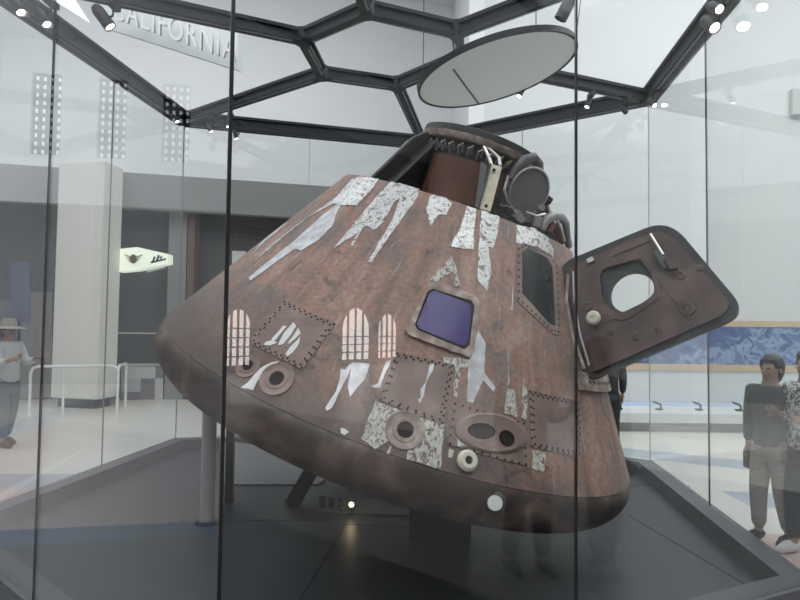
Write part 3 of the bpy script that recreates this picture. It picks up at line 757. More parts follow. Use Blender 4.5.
# gussets: dark trapezoid plates standing on the deck
def gusset(ph, m='dark', rt_=.60, zt_=TZ - .12, t=.014, rim=True, rb=.93):
    e = Fd * cos(ph) + Rd * sin(ph); s_ = D.cross(e)
    prof_ = [(.41, ZT - .02), (rb, ZT - .02), (rb - .03, ZT + .08), (rt_, zt_), (.47, TZ - .04), (.41, TZ - .04)]
    o = MB().prism([C0 + D * z + e * r + s_ * t for r, z in prof_], [C0 + D * z + e * r - s_ * t for r, z in prof_]).build('gusset', M[m], cap)
    if rim: MB().tube([C0 + D * z + e * r for r, z in ((rb, ZT), (rb - .03, ZT + .08), (rt_ + .01, zt_), (.48, TZ - .03))], .017, 8).build('gusset_rim', M['frame'] if rim is True else M[rim], o, True)
    return o
gl_ = gusset(rad(-88), rb=.79, rt_=.57, rim='silver'); gusset(rad(-66), rim='dgrey', rb=.80, rt_=.57); gusset(rad(150)); gusset(rad(205)); gusset(rad(100)); gusset(rad(250))
# side cover between the two left gussets, with a small pane-like plate
c_ = [tun(rad(-88), ZT + .05, .75), tun(rad(-46), ZT + .05, .72), tun(rad(-46), TZ - .12, .48), tun(rad(-88), TZ - .12, .53)]
MB().prism(c_, [p - D * .0 + (C0 + D * ZT - p).normalized() * .02 for p in c_]).build('bay_cover', M['dark'], cap)
def onfw(px, py, r=.62): return hit(px, py, lambda z: r)
q = [(402, 145), (418, 147), (414, 160), (398, 155)]
pl_ = [onplane(px, py, c_[0], (c_[1] - c_[0]).cross(c_[2] - c_[0]).normalized()) for px, py in q]
nrm_ = (EYE - pl_[0]).normalized()
MB().prism([p + nrm_ * .02 for p in pl_], [p + nrm_ * .002 for p in pl_]).build('cover_plate', M['dgrey'], cap)
# yellowed strut with loop, at the right edge of the bay
sd = wp(483, 213, 1).y
def dpt(px, py, r):   # point on the upright cylinder of radius r about the axis
    ph_, z_ = hit(px, py, lambda z: r); return C0 + D * z_ + (Fd * cos(ph_) + Rd * sin(ph_)) * r
s1 = dpt(484, 211, .90); s2 = dpt(496, 166, .70)
vdir = (EYE - s1).normalized()
MB().beam(s1, s2, .085, .02, upv=vdir).build('yellowed_strut', M['strut'], cap, bevel=.004)
MB().beam(s1 + vdir * .012 - (s2 - s1).normalized().cross(vdir) * -.0 + (s1 - s2).normalized().cross(vdir) * .05, s2 + vdir * .012 + (s1 - s2).normalized().cross(vdir) * .05, .014, .03, upv=vdir).build('strut_edge', M['black'], cap)
MB().tube([dpt(492, 168, .7), dpt(489, 158, .6), dpt(484, 147, .55), dpt(489, 149, .55), dpt(499, 158, .62), dpt(500, 166, .7)], .012, 8).build('strut_loop', M['silver'], cap, True)
for px, py in ((486, 206), (494, 170)):
    c0 = dpt(px, py, .93 if py > 200 else .74); MB().lathe([(.012, -.0), (.012, .02), (0, .02)], Matrix.Translation(c0) @ vdir.to_track_quat('Z', 'Y').to_matrix().to_4x4(), 12).build('strut_bolt', M['dark'], cap)
# gusset behind the strut, with grey side wall
gq = [dpt(475, 206, .78), dpt(481, 209, .88), dpt(487, 165, .62), dpt(481, 161, .50)]
MB().prism(gq, [p - vdir * .03 for p in gq]).build('bay_side_wall', M['dgrey'], cap)
# drum
dv = (ray(523, 190) * -1 + Rd * .35).normalized()
dcn = dpt(526, 191, .66)
mt_ = Matrix.Translation(dcn + dv * .05) @ Matrix((( D - dv * D.dot(dv)).normalized(), dv.cross((D - dv * D.dot(dv)).normalized()), dv)).transposed().to_4x4() @ Matrix.Diagonal((1.12, .92, 1, 1))
MB().lathe([(0, -.2), (.135, -.2), (.145, -.02), (.158, 0), (.158, .016), (.148, .018), (.145, .006), (0, .006)], mt_, 48).build('parachute_drum', mat('drum_grey', (.17, .17, .165), .5), cap, True)
MB().lathe([(.158, 0), (.166, .01), (.158, .02), (.150, .018)], mt_, 48).build('drum_rim', M['post'], cap, True)
# bent duct above and behind the drum
MB().tube([dpt(511, 180, .62), dpt(517, 169, .62), dpt(525, 160, .62), dpt(533, 158, .62), dpt(538, 164, .62), dpt(539, 176, .64), dpt(543, 192, .66)], [.03, .036, .04, .042, .04, .036, .03], 14).build('bent_duct', M['dgrey'], cap, True)
MB().tube([dpt(522, 178, .6), dpt(530, 172, .6), dpt(532, 184, .6)], .02, 8).build('duct_bracket', M['frame'], cap, True)
# small machinery at the right of the bay
rr = random.Random(3)
for (px, py, r, sx_, sy_) in ((508, 211, .84, .07, .04), (516, 214, .84, .05, .06), (527, 219, .84, .05, .06), (541, 208, .8, .05, .04), (548, 200, .74, .06, .05), (520, 219, .86, .06, .05), (537, 222, .86, .06, .08), (505, 205, .8, .06, .03)):
    c0 = dpt(px, py, r); mt_ = Matrix.Translation(c0) @ CR.to_4x4() @ Matrix.Rotation(rr.uniform(-.6, .6), 4, 'X')
    mb = MB().box((-.05, -sx_ / 2, -sy_ / 2), (.03, sx_ / 2, sy_ / 2)); mb.v = [mt_ @ v for v in mb.v]
    mb.build('bay_fitting', M[rr.choice(['dgrey', 'dark', 'frame', 'post'])], cap, bevel=.006)
for a, b, c in (((500, 205), (512, 208), (520, 218)), ((526, 212), (536, 216), (545, 214)), ((508, 176), (504, 190), (508, 204))):
    MB().tube([dpt(*a, .8), dpt(*b, .86), dpt(*c, .86)], .009, 6).build('bay_pipe', M[rr.choice(['frame', 'dark', 'silver'])], cap, True)
# hook-shaped loop at the right edge
MB().tube([dpt(541, 230, .86), dpt(545, 221, .86), dpt(552, 216, .86), dpt(561, 217, .86), dpt(566, 224, .88), dpt(567, 236, .9), dpt(569, 246, .93)], [.03, .035, .035, .032, .03, .028, .03], 12).build('uprighting_loop', M['post'], cap, True)
MB().tube([dpt(549, 232, .88), dpt(553, 224, .88), dpt(556, 228, .88), dpt(560, 238, .9), dpt(562, 244, .92)], .022, 10).build('loop_liner', M['brownpan'], cap, True)
MB().tube([dpt(557, 221, .9), dpt(561, 230, .91), dpt(564, 241, .93)], .014, 8).build('loop_strap', M['silver'], cap, True)

# ------------------------------------------------------------------ stand
st_ = thing('support_stand', (-1.2, 5.1, IZ), 'grey steel post and dark frame holding up the capsule', 'stand')
def under(x, y):
    """height of the shield's underside above (x, y)"""
    cs = C0 + D * ZC; h2 = RS * RS - (x - cs.x) ** 2 - (y - cs.y) ** 2; return cs.z - math.sqrt(h2)
pb = gp(207, 523, IZ)
zt_ = under(pb.x, pb.y)
print('POST', pb, zt_)
MB().lathe([(0, IZ), (.062, IZ), (.062, zt_ + .03), (0, zt_ + .03)], Matrix.Translation((pb.x, pb.y, 0)), 32).build('post', M['post'], st_, True)
MB().lathe([(.0, IZ + .02), (.10, IZ + .02), (.10, IZ), (0, IZ)], Matrix.Translation((pb.x, pb.y, 0)), 32).build('base_plate', M['steel'], st_, True)
p2 = V((pb.x + .02, pb.y + .6, 0))
z2 = under(p2.x, p2.y)
MB().beam(V((p2.x, p2.y, z2 + .03)), V((p2.x, p2.y, IZ)), .07, .07, upv=V((0, 1, 0))).build('rear_post', M['steel'], st_)
MB().beam(V((p2.x - .02, p2.y, z2 - .18)), V((p2.x + .45, p2.y, z2 - .35)), .10, .06).build('bracket', M['black'], st_)
f0 = gp(291, 506, IZ); f1 = V((f0.x + .55, f0.y + .35, 0)); f1.z = under(f1.x, f1.y) + .02
MB().beam(f0, f1, .14, .09, upv=V((0, 1, 0))).build('brace', M['black'], st_)
f2 = V((f1.x + .6, f1.y + .05, 0)); f2.z = under(f2.x, f2.y) + .02
MB().beam(V((f1.x - .35, f1.y, .37)), V((.95, f1.y + .1, .24)), .12, .07, upv=V((0, 0, 1))).build('cross_beam', M['black'], st_)
for xx in (f1.x, -.1, .55):
    MB().beam(V((xx, f1.y + .05, IZ)), V((xx, f1.y + .05, under(xx, f1.y + .05) + .02)), .08, .08, upv=V((0, 1, 0))).build('rear_leg', M['black'], st_)
MB().beam(V((.35, 5.1, IZ)), V((.35, 5.1, under(.35, 5.1) + .02)), .5, .3, upv=V((0, 1, 0))).build('cradle_block', M['black'], st_)
# four little uplights on a bar
for i, (px, py) in enumerate(((322, 509), (331, 510), (341, 511), (351.5, 512))):
    lab = ['small black floor spotlight, leftmost of the row of four under the capsule', 'small black floor spotlight, second from left in the row under the capsule', 'small black floor spotlight beside the lit warm one', 'lit warm floor spotlight at the right end of the row under the capsule'][i]
    b0 = gp(px, py + 2, IZ); t = thing('floor_spotlight', b0, lab, 'spotlight', 'row of floor spotlights under the capsule')
    MB().lathe([(0, 0), (.03, 0), (.03, .012), (.008, .016), (.008, .06), (0, .06)], Matrix.Translation(b0), 16).build('base', M['black'], t, True)
    am = V((-.1, .5 if i < 3 else -.8, 1)).normalized() if i < 3 else V((0, -.9, .25)).normalized()
    mt_ = Matrix.Translation(b0 + V((0, 0, .085))) @ am.to_track_quat('Z', 'Y').to_matrix().to_4x4()
    MB().lathe([(0, -.045), (.026, -.045), (.03, .045), (.024, .045), (.022, .035), (0, .035)], mt_, 16).build('head', M['black'], t, True)
    MB().lathe([(0, .038), (.023, .038), (.022, .034), (0, .034)], mt_, 16).build('lens', M['warm'] if i == 3 else M['black'], t)
# glow of the single lit uplight
ld = bpy.data.lights.new('uplight', 'POINT'); ld.energy = .35; ld.color = (1, .75, .45); ld.shadow_soft_size = .03
lo = bpy.data.objects.new('uplight', ld); lo.location = gp(351.5, 504, .16) + V((0, -.1, .05)); C.objects.link(lo)

# ------------------------------------------------------------------ left background: column, rail, shop
cb = thing('column', gp(88, 396, .12), 'broad pale square column behind the white rail', 'column')
y0 = 12.55
c1, c2, c3 = wp(54, 300, y0), wp(100, 300, y0 - .25), wp(119, 300, y0 + .35)
ft = [V((c1.x, c1.y, 0)), V((c2.x, c2.y, 0)), V((c3.x, c3.y, 0)), V((c3.x - .6, c3.y + 1.2, 0)), V((c1.x - .2, c1.y + 1.2, 0))]
MB().prism(at_z(ft, .20), at_z(ft, zf)).build('shaft', M['column'], cb, bevel=.02)
MB().prism(at_z(inset(ft, .12), 0.0), at_z(inset(ft, .12), .20)).build('plinth_block', M['black'], cb)
mb = MB().prism([wp(62, 150, y0 - .06), wp(66, 150, y0 - .06), wp(64, 390, y0 - .06), wp(60, 390, y0 - .06)], [wp(62, 150, y0), wp(66, 150, y0), wp(64, 390, y0), wp(60, 390, y0)])
# white crowd rail
r0 = gp(29, 416, 0); r2 = gp(117, 413, 0)
rl = thing('crowd_rail', r0, 'white tubular hoop rail in front of the pale column', 'railing')
def hoop(a, b, h, nm):
    d = (b - a).normalized(); k_ = .12
    MB().tube([a, a + V((0, 0, h - k_)), a + V((0, 0, h - .035)) + d * .035, a + d * k_ + V((0, 0, h)), b - d * k_ + V((0, 0, h)), b + V((0, 0, h - .035)) - d * .035, b + V((0, 0, h - k_)), b], .028, 10).build(nm, M['railw'], rl, True)
hoop(r0, r2, .93, 'top_rail')
MB().tube([V((*r0.lerp(r2, .37)[:2], 0)), V((*r0.lerp(r2, .37)[:2], .92))], .025, 10).build('post', M['railw'], rl, True)
r3 = r2 + V((-.25, .9, 0)); hoop(r2, r3, .92, 'return_rail')
# second pillar, partly behind the capsule
pcol = thing('column', wp(181, 400, 14.2), 'narrow grey pilaster left of the black corner seam in front of the shop', 'column')
a = wp(167, 300, 14.1); b = wp(185, 300, 14.1)
MB().box((a.x, 14.1, 0), (b.x, 14.6, zf)).build('shaft', mat('pilaster_grey', (.26, .27, .28), .6), pcol)
MB().box((b.x + .02, 14.12, 0), (b.x + .18, 14.5, zf)).build('edge_strip', mat('pilaster_brown', (.16, .11, .1), .6), pcol)
# shop fittings on the grey wall
def onf(px, py, off):                   # onto the shop wall line, offset towards the viewer
    return onplane(px, py, alongf(0, 0) + nrm * (1.2 - off), nrm)
def slab(name, x0, y0_, x1, y1, m, off=.05, thick=.05, parent=None):
    q = [onf(x0, y0_, off), onf(x1, y0_, off), onf(x1, y1, off), onf(x0, y1, off)]
    zt0 = (q[0].z + q[1].z) / 2; zb0 = (q[2].z + q[3].z) / 2
    q[0].z = q[1].z = zt0; q[2].z = q[3].z = zb0
    return MB().prism(q, [p + nrm * thick for p in q]).build(name, m, parent)
sh_ = thing('storefront', onf(60, 395, .1), 'dark grey shop front with shelf lines under the soffit', 'shop front')
slab('glass_band', -60, 205, 245, 333, M['shop'], .08, .05, sh_)
slab('shelf_line', 118, 332.5, 166, 334, M['offw'], .14, .05, sh_)
slab('shelf_line', 118, 363.5, 190, 366, M['offw'], .14, .05, sh_)
slab('lower_band', 118, 335, 240, 363, M['shop2'], .10, .05, sh_)
slab('door_panel', -20, 300, 18, 398, mat('door_blue_grey', (.16, .17, .22), .5), .10, .05, sh_)
slab('left_panel', 20, 292, 52, 398, mat('panel_mauve', (.23, .21, .22), .5), .10, .05, sh_)
slab('poster', 10, 262, 30, 322, mat('poster_blue', (.12, .14, .25), .5), .12, .02, sh_)
slab('window_patch', 232, 251, 246, 266, M['white'], .12, .02, sh_)
tag(center(slab('patchwork_counter', 121, 367, 163, 418, tiles_mat('patchwork', [(.32, .35, .37), (.17, .15, .18), (.42, .44, .44), (.10, .13, .16), (.3, .24, .28), (.5, .52, .5)], 3.3), .5, .3)), 'low counter front of grey white and mauve blocks left of the capsule', 'counter')
# lit shop sign with winged emblem
sg = thing('shop_sign', wp(143, 262, 12.9), 'lit cream shop sign with a winged round emblem', 'sign')
sgl = mat('sign_glow', (.8, .82, .7), .5, 0, (.80, .86, .70), .75)
f_ = [wp(118, 249, 12.9), wp(137, 247, 12.9), wp(137, 270, 12.9), wp(118, 272, 12.9)]
g_ = [wp(137, 247, 12.9), wp(168, 254, 13.5), wp(168, 263.5, 13.5), wp(137, 270, 12.9)]
bk = V((0, .3, 0))
MB().prism(f_, [p + bk for p in f_]).build('sign_panel', sgl, sg); MB().prism(g_, [p + bk for p in g_]).build('sign_panel', sgl, sg)
em = mat('emblem_brown', (.12, .09, .05), .6); dk = mat('sign_dark', (.05, .07, .07), .6)
def sgp(px, py): 
    p = wp(px, py, 12.85); return p
e0 = sgp(133.5, 259)
eo = MB().lathe([(.075, 0), (.075, .02), (.05, .025), (.05, .02), (.02, .02), (0, .03)], Matrix.Translation(e0) @ Matrix.Rotation(pi / 2, 4, 'X') @ Matrix.Diagonal((1, 1.3, 1, 1)), 20).build('emblem_disc', em, sg, True)
for s_ in (-1, 1):
    for k_ in range(4):
        p = e0 + V((s_ * .07, 0, .05 - k_ * .03)); q = e0 + V((s_ * (.19 - k_ * .03), 0, .09 - k_ * .045)); MB().beam(p, q, .016, .02, upv=V((0, 1, 0))).build('emblem_wing', em, sg)
for a, b in (((149, 262), (164, 258.5)), ((151, 261), (153, 256)), ((155, 260), (157, 254.5)), ((158, 258), (160, 256))):
    MB().beam(sgp(*a) + V((0, .1, 0)), sgp(*b) + V((0, .1, 0)), .04, .02, upv=V((0, 1, 0))).build('sign_mark', dk, sg)
for k_ in range(8):
    p = sgp(147 + k_ * 2.3, 271.5 - k_ * .62); MB().beam(p, p + V((.035, 0, .0)), .045, .02, upv=V((0, 1, 0))).build('sign_mark', M['white'], sg)
# tall white letters on the upper wall
def letters(txt, p0, p1, h0, name, lab, m, squeeze=1):
    cu = bpy.data.curves.new(name, 'FONT'); cu.body = txt; cu.extrude = .03; cu.size = 1; cu.space_character = 1.15
    tmp = bpy.data.objects.new(name, cu); C.objects.link(tmp); bpy.context.view_layer.update()
    me = bpy.data.meshes.new_from_object(tmp.evaluated_get(bpy.context.evaluated_depsgraph_get())); bpy.data.objects.remove(tmp)
    wd = max(v.co.x for v in me.vertices); hh = max(v.co.y for v in me.vertices)
    d = (p1 - p0); L_ = d.length; d.normalize(); u = V((0, 0, 1)); n_ = d.cross(u)
    for v in me.vertices: c = v.co.copy(); v.co = d * (c.x / wd * L_) + u * (c.y / hh * h0) + n_ * c.z
    o = bpy.data.objects.new(name, me); o.location = p0; C.objects.link(o); me.materials.append(m)
    return tag(o, lab, 'sign')
letters('CALIFORNIA', wp(112, 18, 10.6), wp(236, 62, 8.9 + 1.2), .42, 'wall_lettering', 'row of tall white letters slanting down at the upper left', M['white'])
fb_ = thing('lettering_fascia', wp(112, 30, 10.9), 'pale grey sloping fascia behind the white letters', 'fascia')
q = [wp(100, 2, 10.9), wp(238, 32, 10.45), wp(238, 70, 10.45), wp(100, 26, 10.9)]
MB().prism(q, [p + V((.05, .12, 0)) for p in q]).build('fascia_board', mat('fascia_grey', (.64, .68, .69), .6), fb_)

# ------------------------------------------------------------------ right background: mural, bench, floor lamps
Yb = 11.6
def wallslab(name, x0, y0_, x1, y1, m, t=.02, proud=.0):
    a, b = wp(x0, y0_, Yb - t - proud), wp(x1, y1, Yb - t - proud); a2 = wp(x1, y0_, Yb - t); zt_ = (a.z + a2.z) / 2; b2 = wp(x0, y1, Yb - t); zb_ = (b.z + b2.z) / 2
    return MB().box((a.x, Yb - t - proud, zb_), (b.x, Yb - .002, zt_)).build(name, m)
def mural_mat():
    m = mat('snowy_peaks_mural', (.1, .16, .35), .5); nt = m.node_tree; N = nt.nodes; L = nt.links; b = N['Principled BSDF']
    tc = N.new('ShaderNodeTexCoord'); sx = N.new('ShaderNodeSeparateXYZ'); L.new(tc.outputs['Object'], sx.inputs[0])
    mp = N.new('ShaderNodeMapping'); mp.inputs['Scale'].default_value = (1, 1, 1.3); mp.inputs['Rotation'].default_value = (0, rad(35), 0); L.new(tc.outputs['Object'], mp.inputs[0])
    n1 = N.new('ShaderNodeTexNoise'); n1.inputs['Scale'].default_value = 2.6; n1.inputs['Detail'].default_value = 10; n1.inputs['Distortion'].default_value = 1.4; L.new(mp.outputs[0], n1.inputs['Vector'])
    h = N.new('ShaderNodeMath'); h.operation = 'MULTIPLY_ADD'; h.inputs[1].default_value = .09; h.inputs[2].default_value = 0; L.new(sx.outputs[0], h.inputs[0])
    s = N.new('ShaderNodeMath'); s.operation = 'ADD'; L.new(h.outputs[0], s.inputs[0]); L.new(n1.outputs['Fac'], s.inputs[1])
    z = N.new('ShaderNodeMath'); z.operation = 'MULTIPLY_ADD'; z.inputs[1].default_value = -.22; L.new(sx.outputs[2], z.inputs[0]); L.new(s.outputs[0], z.inputs[2])
    cr = N.new('ShaderNodeValToRGB'); e = cr.color_ramp.elements; e.new(.5); e.new(.5)
    for q, (p, c) in zip(e, ((.40, (.07, .11, .27)), (.50, (.10, .17, .36)), (.58, (.30, .40, .58)), (.66, (.13, .2, .38)))): q.position = p; q.color = (*c, 1)
    L.new(z.outputs[0], cr.inputs[0]); L.new(cr.outputs[0], b.inputs['Base Color']); return m
mu = thing('mountain_mural', wp(730, 345, Yb), 'long blue mural of snowy peaks between tan stripes', 'mural')
def reparent(o, t):
    for v in o.data.vertices: v.co -= t.location
    o.parent = t
reparent(wallslab('picture_band', 560, 327, 960, 365, mural_mat()), mu)
reparent(wallslab('upper_stripe', 560, 321, 960, 326.9, M['tan'], .03), mu)
reparent(wallslab('lower_stripe', 560, 365.1, 960, 371.5, M['tan'], .03), mu)
bn = thing('display_bench', wp(700, 425, 10.9), 'long low white display bench along the right wall', 'bench')
bz = gp(700, 430, 0)
y1 = 10.35; zt1 = wp(700, 409, 11.1).z
MB().box((2.6, y1 + .25, 0), (16.9, Yb - .01, zt1 - .16)).build('bench_body', mat('bench_grey', (.40, .42, .42), .5), bn)
MB().box((2.5, y1 + .1, zt1 - .16), (16.9, Yb - .02, zt1)).build('bench_top', M['wallw'], bn)
MB().box((2.5, Yb - .14, zt1), (16.9, Yb - .03, zt1 + .05)).build('blue_strip', mat('blue_glow', (.5, .6, .8), .5, 0, (.5, .65, 1), .12), bn)
for i, px in enumerate((619, 659, 699, 739)):
    b0 = wp(px, 412, 10.9); b0.z = zt1
    t = thing('bench_spotlight', b0, ['small black wall washer lamp nearest the capsule on the white bench', 'small black wall washer lamp, second from the capsule on the bench', 'small black wall washer lamp, third from the capsule on the bench', 'small black wall washer lamp beside the standing visitor'][i], 'spotlight', 'lamps on the display bench')
    MB().box(b0 - V((.05, .05, 0)), b0 + V((.05, .05, .03))).build('base', M['black'], t)
    MB().tube([b0 + V((.03, 0, .03)), b0 + V((.03, 0, .10)), b0 + V((-.10, .02, .15))], .022, 8).build('head', M['black'], t, True)
tag(center(MB().box(wp(793, 114, 11.5), wp(830, 90, 11.56) + V((0, .03, 0))).build('wall_vent', mat('vent_grey_green', (.5, .55, .53), .6))), 'small grey green box high on the right wall', 'vent')

# ------------------------------------------------------------------ people
def skin_obj(name, chain, m, parent, tr, sub=1, root=0):
    """chain: list of (point, radius, parent index)"""
    me = bpy.data.meshes.new(name); me.from_pydata([c[0] for c in chain], [(i, c[2]) for i, c in enumerate(chain) if c[2] is not None], [])
    o = bpy.data.objects.new(name, me); C.objects.link(o)
    s = o.modifiers.new('s', 'SKIN'); s.use_smooth_shade = True
    for i, c in enumerate(chain):
        r = c[1] if isinstance(c[1], tuple) else (c[1], c[1]); me.skin_vertices[0].data[i].radius = r; me.skin_vertices[0].data[i].use_root = (i == root)
    u = o.modifiers.new('u', 'SUBSURF'); u.levels = u.render_levels = sub
    bpy.context.view_layer.update()
    nm = bpy.data.meshes.new_from_object(o.evaluated_get(bpy.context.evaluated_depsgraph_get())); bpy.data.objects.remove(o)
    inv = parent_inv(parent)
    for v in nm.vertices: v.co = inv @ (tr @ v.co)
    nm.materials.clear(); nm.materials.append(m); nm.name = name
    nm.polygons.foreach_set('use_smooth', [True] * len(nm.polygons))
    q = bpy.data.objects.new(name, nm); C.objects.link(q); q.parent = parent; return q
SKIN = mat('skin', (.42, .26, .19), .55)
def ell(c, rx, ry, rz, n=16, m_=10):
    return MB().lathe([(sin(pi * i / m_), -cos(pi * i / m_)) for i in range(m_ + 1)], Matrix.Translation(V(c)) @ Matrix.Diagonal((rx, ry, rz, 1)), n)
def person(loc, face, H, label, top, legs, shoes, hair, arms=((.1, 0, .05), (.1, 0, .05)), stride=.12, headturn=0, hairlen=.06, hat=None, phone=None, sleeve=.95):
    """built in a frame with the feet at 0, facing -y; arms = elbow/hand targets per side"""
    t = thing('person', loc, label, 'person'); k_ = H / 1.7
    tr = Matrix.Translation(V(loc)) @ Matrix.Rotation(face, 4, 'Z') @ Matrix.Scale(k_, 4)
    sh_z, hip_z = 1.40, .90
    hips = {s: V((s * .09, 0, .86)) for s in (-1, 1)}
    knee = {s: V((s * .10, -.03 + s * stride * .4, .48)) for s in (-1, 1)}
    ank = {s: V((s * .11, s * stride + .02, .09)) for s in (-1, 1)}
    sho = {s: V((s * .175, .01, 1.38)) for s in (-1, 1)}
    elb = {}; wri = {}
    for s, (e_, w_) in zip((-1, 1), arms): elb[s] = sho[s] + V((s * e_[0], e_[1], e_[2])); wri[s] = elb[s] + V((s * w_[0], w_[1], w_[2]))
    hd = Matrix.Rotation(headturn, 4, 'Z')
    def chain(body=True, g=0):
        c = [(V((0, 0, .93)), .12 + g, None), (V((0, 0, 1.08)), .105 + g, 0), (V((0, .005, 1.24)), .12 + g, 1), (V((0, .01, 1.36)), .105 + g, 2)]
        return c
    c = chain()
    c += [(V((0, .005, 1.46)), .052, 3), (V((0, -.005, 1.54)), .07, 4), (V((0, 0, 1.60)), .088, 5), (V((0, .005, 1.665)), .062, 6)]
    for s in (-1, 1):
        n_ = len(c); c += [(hips[s], .095, 0), (knee[s], .062, n_), (ank[s], .040, n_ + 1), (ank[s] + V((0, -.12, -.05)), .032, n_ + 2)]
        n_ = len(c); c += [(sho[s], .06, 3), (elb[s], .042, n_), (wri[s], .028, n_ + 1)]
        hv = (wri[s] - elb[s]).normalized(); n_ = len(c); c += [(wri[s] + hv * .07, .033, n_ - 1)]
    body = skin_obj('body', c, SKIN, t, tr, 1)
    # face: nose, ears, eyes, mouth
    def hp_(x, y, z): return tr @ hd @ V((x, y, z))
    MB().tube([hp_(0, -.085, 1.60), hp_(0, -.108, 1.572), hp_(0, -.085, 1.562)], [.008 * k_, .014 * k_, .01 * k_], 8).build('nose', SKIN, body, True)
    for s in (-1, 1):
        o_ = ell((0, 0, 0), .010, .02, .03); o_.v = [hp_(v.x + s * .088, v.y + .01, v.z + 1.59) for v in o_.v]; o_.build('ear', SKIN, body, True)
        o_ = ell((0, 0, 0), .012, .006, .008); o_.v = [hp_(v.x + s * .032, v.y - .082, v.z + 1.605) for v in o_.v]; o_.build('eye', M['black'], body, True)
    MB().tube([hp_(-.024, -.078, 1.538), hp_(0, -.085, 1.536), hp_(.024, -.078, 1.538)], .006 * k_, 6).build('mouth', mat('lips', (.35, .13, .11), .5), body, True)
    # fingers
    for s in (-1, 1):
        hv = (wri[s] - elb[s]).normalized(); sd_ = hv.orthogonal().normalized(); sd_ = (V((0, 1, 0)) - hv * hv.y); sd_ = sd_.normalized() if sd_.length > .2 else hv.orthogonal().normalized()
        nn = hv.cross(sd_); mb = MB()
        for f in range(4):
            b = wri[s] + hv * .085 + sd_ * (f - 1.5) * .019; L_ = (.062, .074, .07, .055)[f]
            mb.tube([tr @ (b - hv * .02), tr @ (b + hv * L_ * .5), tr @ (b + hv * L_ * .8 - nn * .02 * s), tr @ (b + hv * L_ - nn * .035 * s)], [.0095 * k_, .009 * k_, .008 * k_, .006 * k_], 7)
        b = wri[s] + hv * .03 + sd_ * -.03; mb.tube([tr @ b, tr @ (b - sd_ * .025 + hv * .025), tr @ (b - sd_ * .03 + hv * .05)], [.011 * k_, .01 * k_, .007 * k_], 7)
        mb.build('fingers', SKIN, body, True)
    # clothes
    tc_ = [(V((0, 0, .84)), .175, None), (V((0, 0, .98)), .165, 0), (V((0, 0, 1.12)), .155, 1), (V((0, .005, 1.25)), .165, 2), (V((0, .01, 1.36)), .14, 3), (V((0, .01, 1.44)), .075, 4)]
    for s in (-1, 1):
        n_ = len(tc_); w2 = elb[s].lerp(wri[s], sleeve); tc_ += [(sho[s], .09, 4), (elb[s], .07, n_), (w2, .05, n_ + 1)]
    skin_obj('jacket', tc_, top, t, tr, 1)
    lc = [(V((0, 0, .98)), .135, None), (V((0, 0, .87)), .135, 0)]
    for s in (-1, 1):
        n_ = len(lc); lc += [(hips[s] + V((0, 0, -.06)), .115, 1), (knee[s], .085, n_), (ank[s] + V((0, 0, .02)), .066, n_ + 1)]
    skin_obj('trousers', lc, legs, t, tr, 1)
    for s in (-1, 1):
        a = ank[s]; o_ = ell((0, 0, 0), .045, .135, .05); o_.v = [tr @ V((a.x + v.x, a.y - .055 + v.y, max(0.0, .045 + v.z + (-.01 if v.y < -.05 else .01)))) for v in o_.v]; o_.build('shoe', shoes, t, True)
    # hair: a cap over the back and crown of the head
    hm_ = ell((0, 0, 0), .104, .112, .115, 20, 12)
    for v in hm_.v:
        if v.z < .0: v.z *= (1 + hairlen * 12 * max(0, v.y / .1 + .1)) if v.y > -.02 else .25
        if v.y < -.05 and v.z < .05: v.y = -.05; 
    hm_.v = [hp_(v.x, v.y + .018, v.z + 1.625) for v in hm_.v]; hm_.build('hair', hair, t, True)
    if hat:
        mb = MB().lathe([(.0, .13), (.08, .125), (.10, .08), (.105, .02), (.21, -.01), (.215, -.018), (.1, -.0), (0, .0)], None, 28); mb.v = [hp_(v.x, v.y, v.z + 1.64) for v in mb.v]; mb.build('sun_hat', hat, t, True)
    return t, tr, wri, elb
JEAN = noisy('wrinkled_beige_trousers', [(.3, (.40, .37, .35)), (.7, (.55, .51, .49))], 9, 4, .8, bump=.8, sc=(1, 1, 5))
FLOR = noisy('black_white_floral', [(.44, (.05, .055, .065)), (.5, (.4, .42, .44)), (.56, (.75, .77, .78))], 22, 3, .8, dist=1.5)
NAVY = noisy('slate_jacket', [(.35, (.035, .045, .055)), (.7, (.07, .08, .09))], 8, 4, .75, bump=.4)
BLK = mat('black_cloth', (.02, .021, .026), .85); DJ = mat('dark_jeans', (.05, .055, .075), .85)
HBR = mat('brown_hair', (.055, .038, .03), .6); HBK = mat('black_hair', (.02, .017, .016), .5)
pp = gp(773, 543, 0)
t1, tr1, wr1, el1 = person(pp, rad(-65), 1.56, 'person in a slate jacket and beige trousers holding a phone down by the side', NAVY, JEAN, M['black'], HBK,
    arms=(((.05, .02, -.27), (.0, -.03, -.24)), ((.05, .02, -.27), (-.02, -.08, -.2))), stride=.05, hairlen=.08)
h1 = tr1 @ (wr1[-1] + V((0, -.03, -.13)))
pho = tag(center(MB().box(h1 - V((.012, .04, .09)), h1 + V((.012, .04, .06))).build('phone', M['black'], None, bevel=.004)), 'black phone held down by the person in the slate jacket', 'phone')
pp2 = gp(811, 557, 0)
t2, tr2, wr2, el2 = person(pp2, rad(-80), 1.62, 'person in a black and white floral top with dark trousers at the right edge', FLOR, DJ, M['white'], HBR,
    arms=(((.05, -.02, -.26), (-.04, -.11, .04)), ((.05, -.02, -.26), (-.04, -.17, .03))), stride=.07, hairlen=.12)
pl = gp(4, 446, 0)
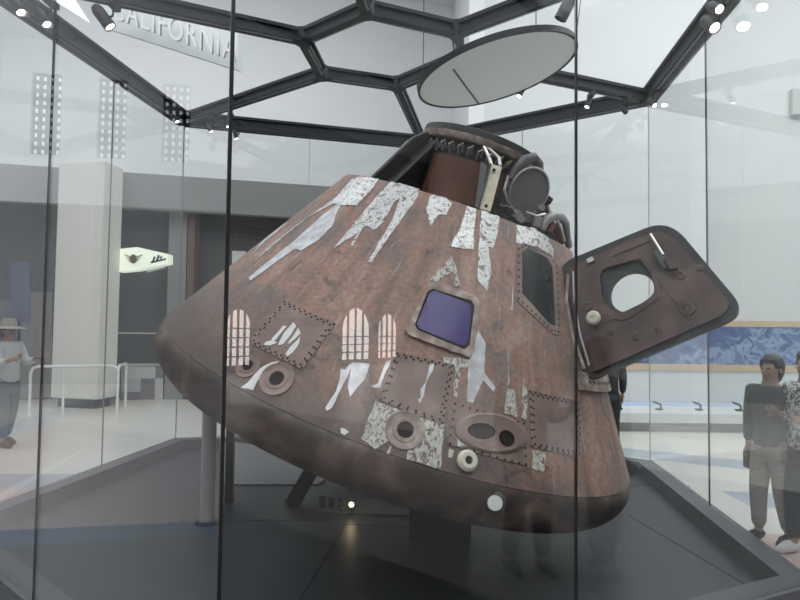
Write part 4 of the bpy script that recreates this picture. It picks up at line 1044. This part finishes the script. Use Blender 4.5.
t3, tr3, wr3, el3 = person(pl, rad(75), 1.76, 'person in wide sun hat and white top holding a phone at the left edge', noisy('white_top', [(.3, (.5, .5, .5)), (.7, (.66, .66, .66))], 4, 3, .8), DJ, M['black'], HBR,
    arms=(((.05, -.1, -.24), (-.02, -.24, .08)), ((.05, -.1, -.24), (-.02, -.24, .08))), stride=.09, hat=mat('straw', (.40, .37, .31), .8), sleeve=.6)
h3 = tr3 @ (wr3[1] + V((-.1, -.10, .0)))
tag(center(MB().box(h3 - V((.05, .05, .01)), h3 + V((.05, .05, .01))).build('phone', M['black'], None, bevel=.003)), 'dark phone held out by the person in the sun hat', 'phone')
pq = gp(609, 452, 0)
person(pq, rad(180), 1.62, 'person in black standing behind the capsule under the open hatch', BLK, BLK, M['black'], HBK, arms=(((.04, .0, -.27), (.0, -.03, -.24)), ((.04, 0, -.27), (0, -.05, -.24))), stride=.04)
# visitors close to the near pane on the viewer's side: seen as reflections in it
person(V((2.02, 2.2, 0)), rad(-155), 1.66, 'visitor in black clothes mirrored in the near pane, legs over the capsule rim', BLK, BLK, M['black'], HBK, arms=(((.05, -.05, -.25), (-.03, -.2, .1)), ((.05, 0, -.27), (0, -.05, -.24))), stride=.06)
person(V((2.33, 2.64, 0)), rad(120), 1.70, 'visitor in black clothes mirrored in the near pane right of the capsule base', BLK, BLK, M['black'], HBR, arms=(((.05, -.05, -.25), (-.03, -.2, .1)), ((.05, 0, -.27), (0, -.05, -.24))), stride=.06)

# ------------------------------------------------------------------ added fill lights for the hall
def area(name, loc, sx, sy, e, rot=(0, 0, 0), col=(1, 1, 1)):
    l = bpy.data.lights.new(name, 'AREA'); l.shape = 'RECTANGLE'; l.size = sx; l.size_y = sy; l.energy = e; l.color = col
    o = bpy.data.objects.new(name, l); o.location = loc; o.rotation_euler = rot; C.objects.link(o)
area('overhead_fill', (0, -2, 9.8), 12, 6, 500)  # unseen overhead area light added to lift the whole hall
area('wall_fill_right', (8, 8, 9.7), 12, 2, 120, (rad(30), 0, 0), (.93, .97, 1))  # added light that brightens the right back wall
area('floor_fill_right', (9, 6, 9.8), 8, 6, 500, (0, 0, 0), (1, .98, .94))  # added for a brighter floor on the right, no fixture there
area('wall_fill_left', (-7, 8, 9.7), 14, 2, 260, (rad(30), 0, 0), (.95, .97, 1))  # unseen light added to lift the left back wall and column
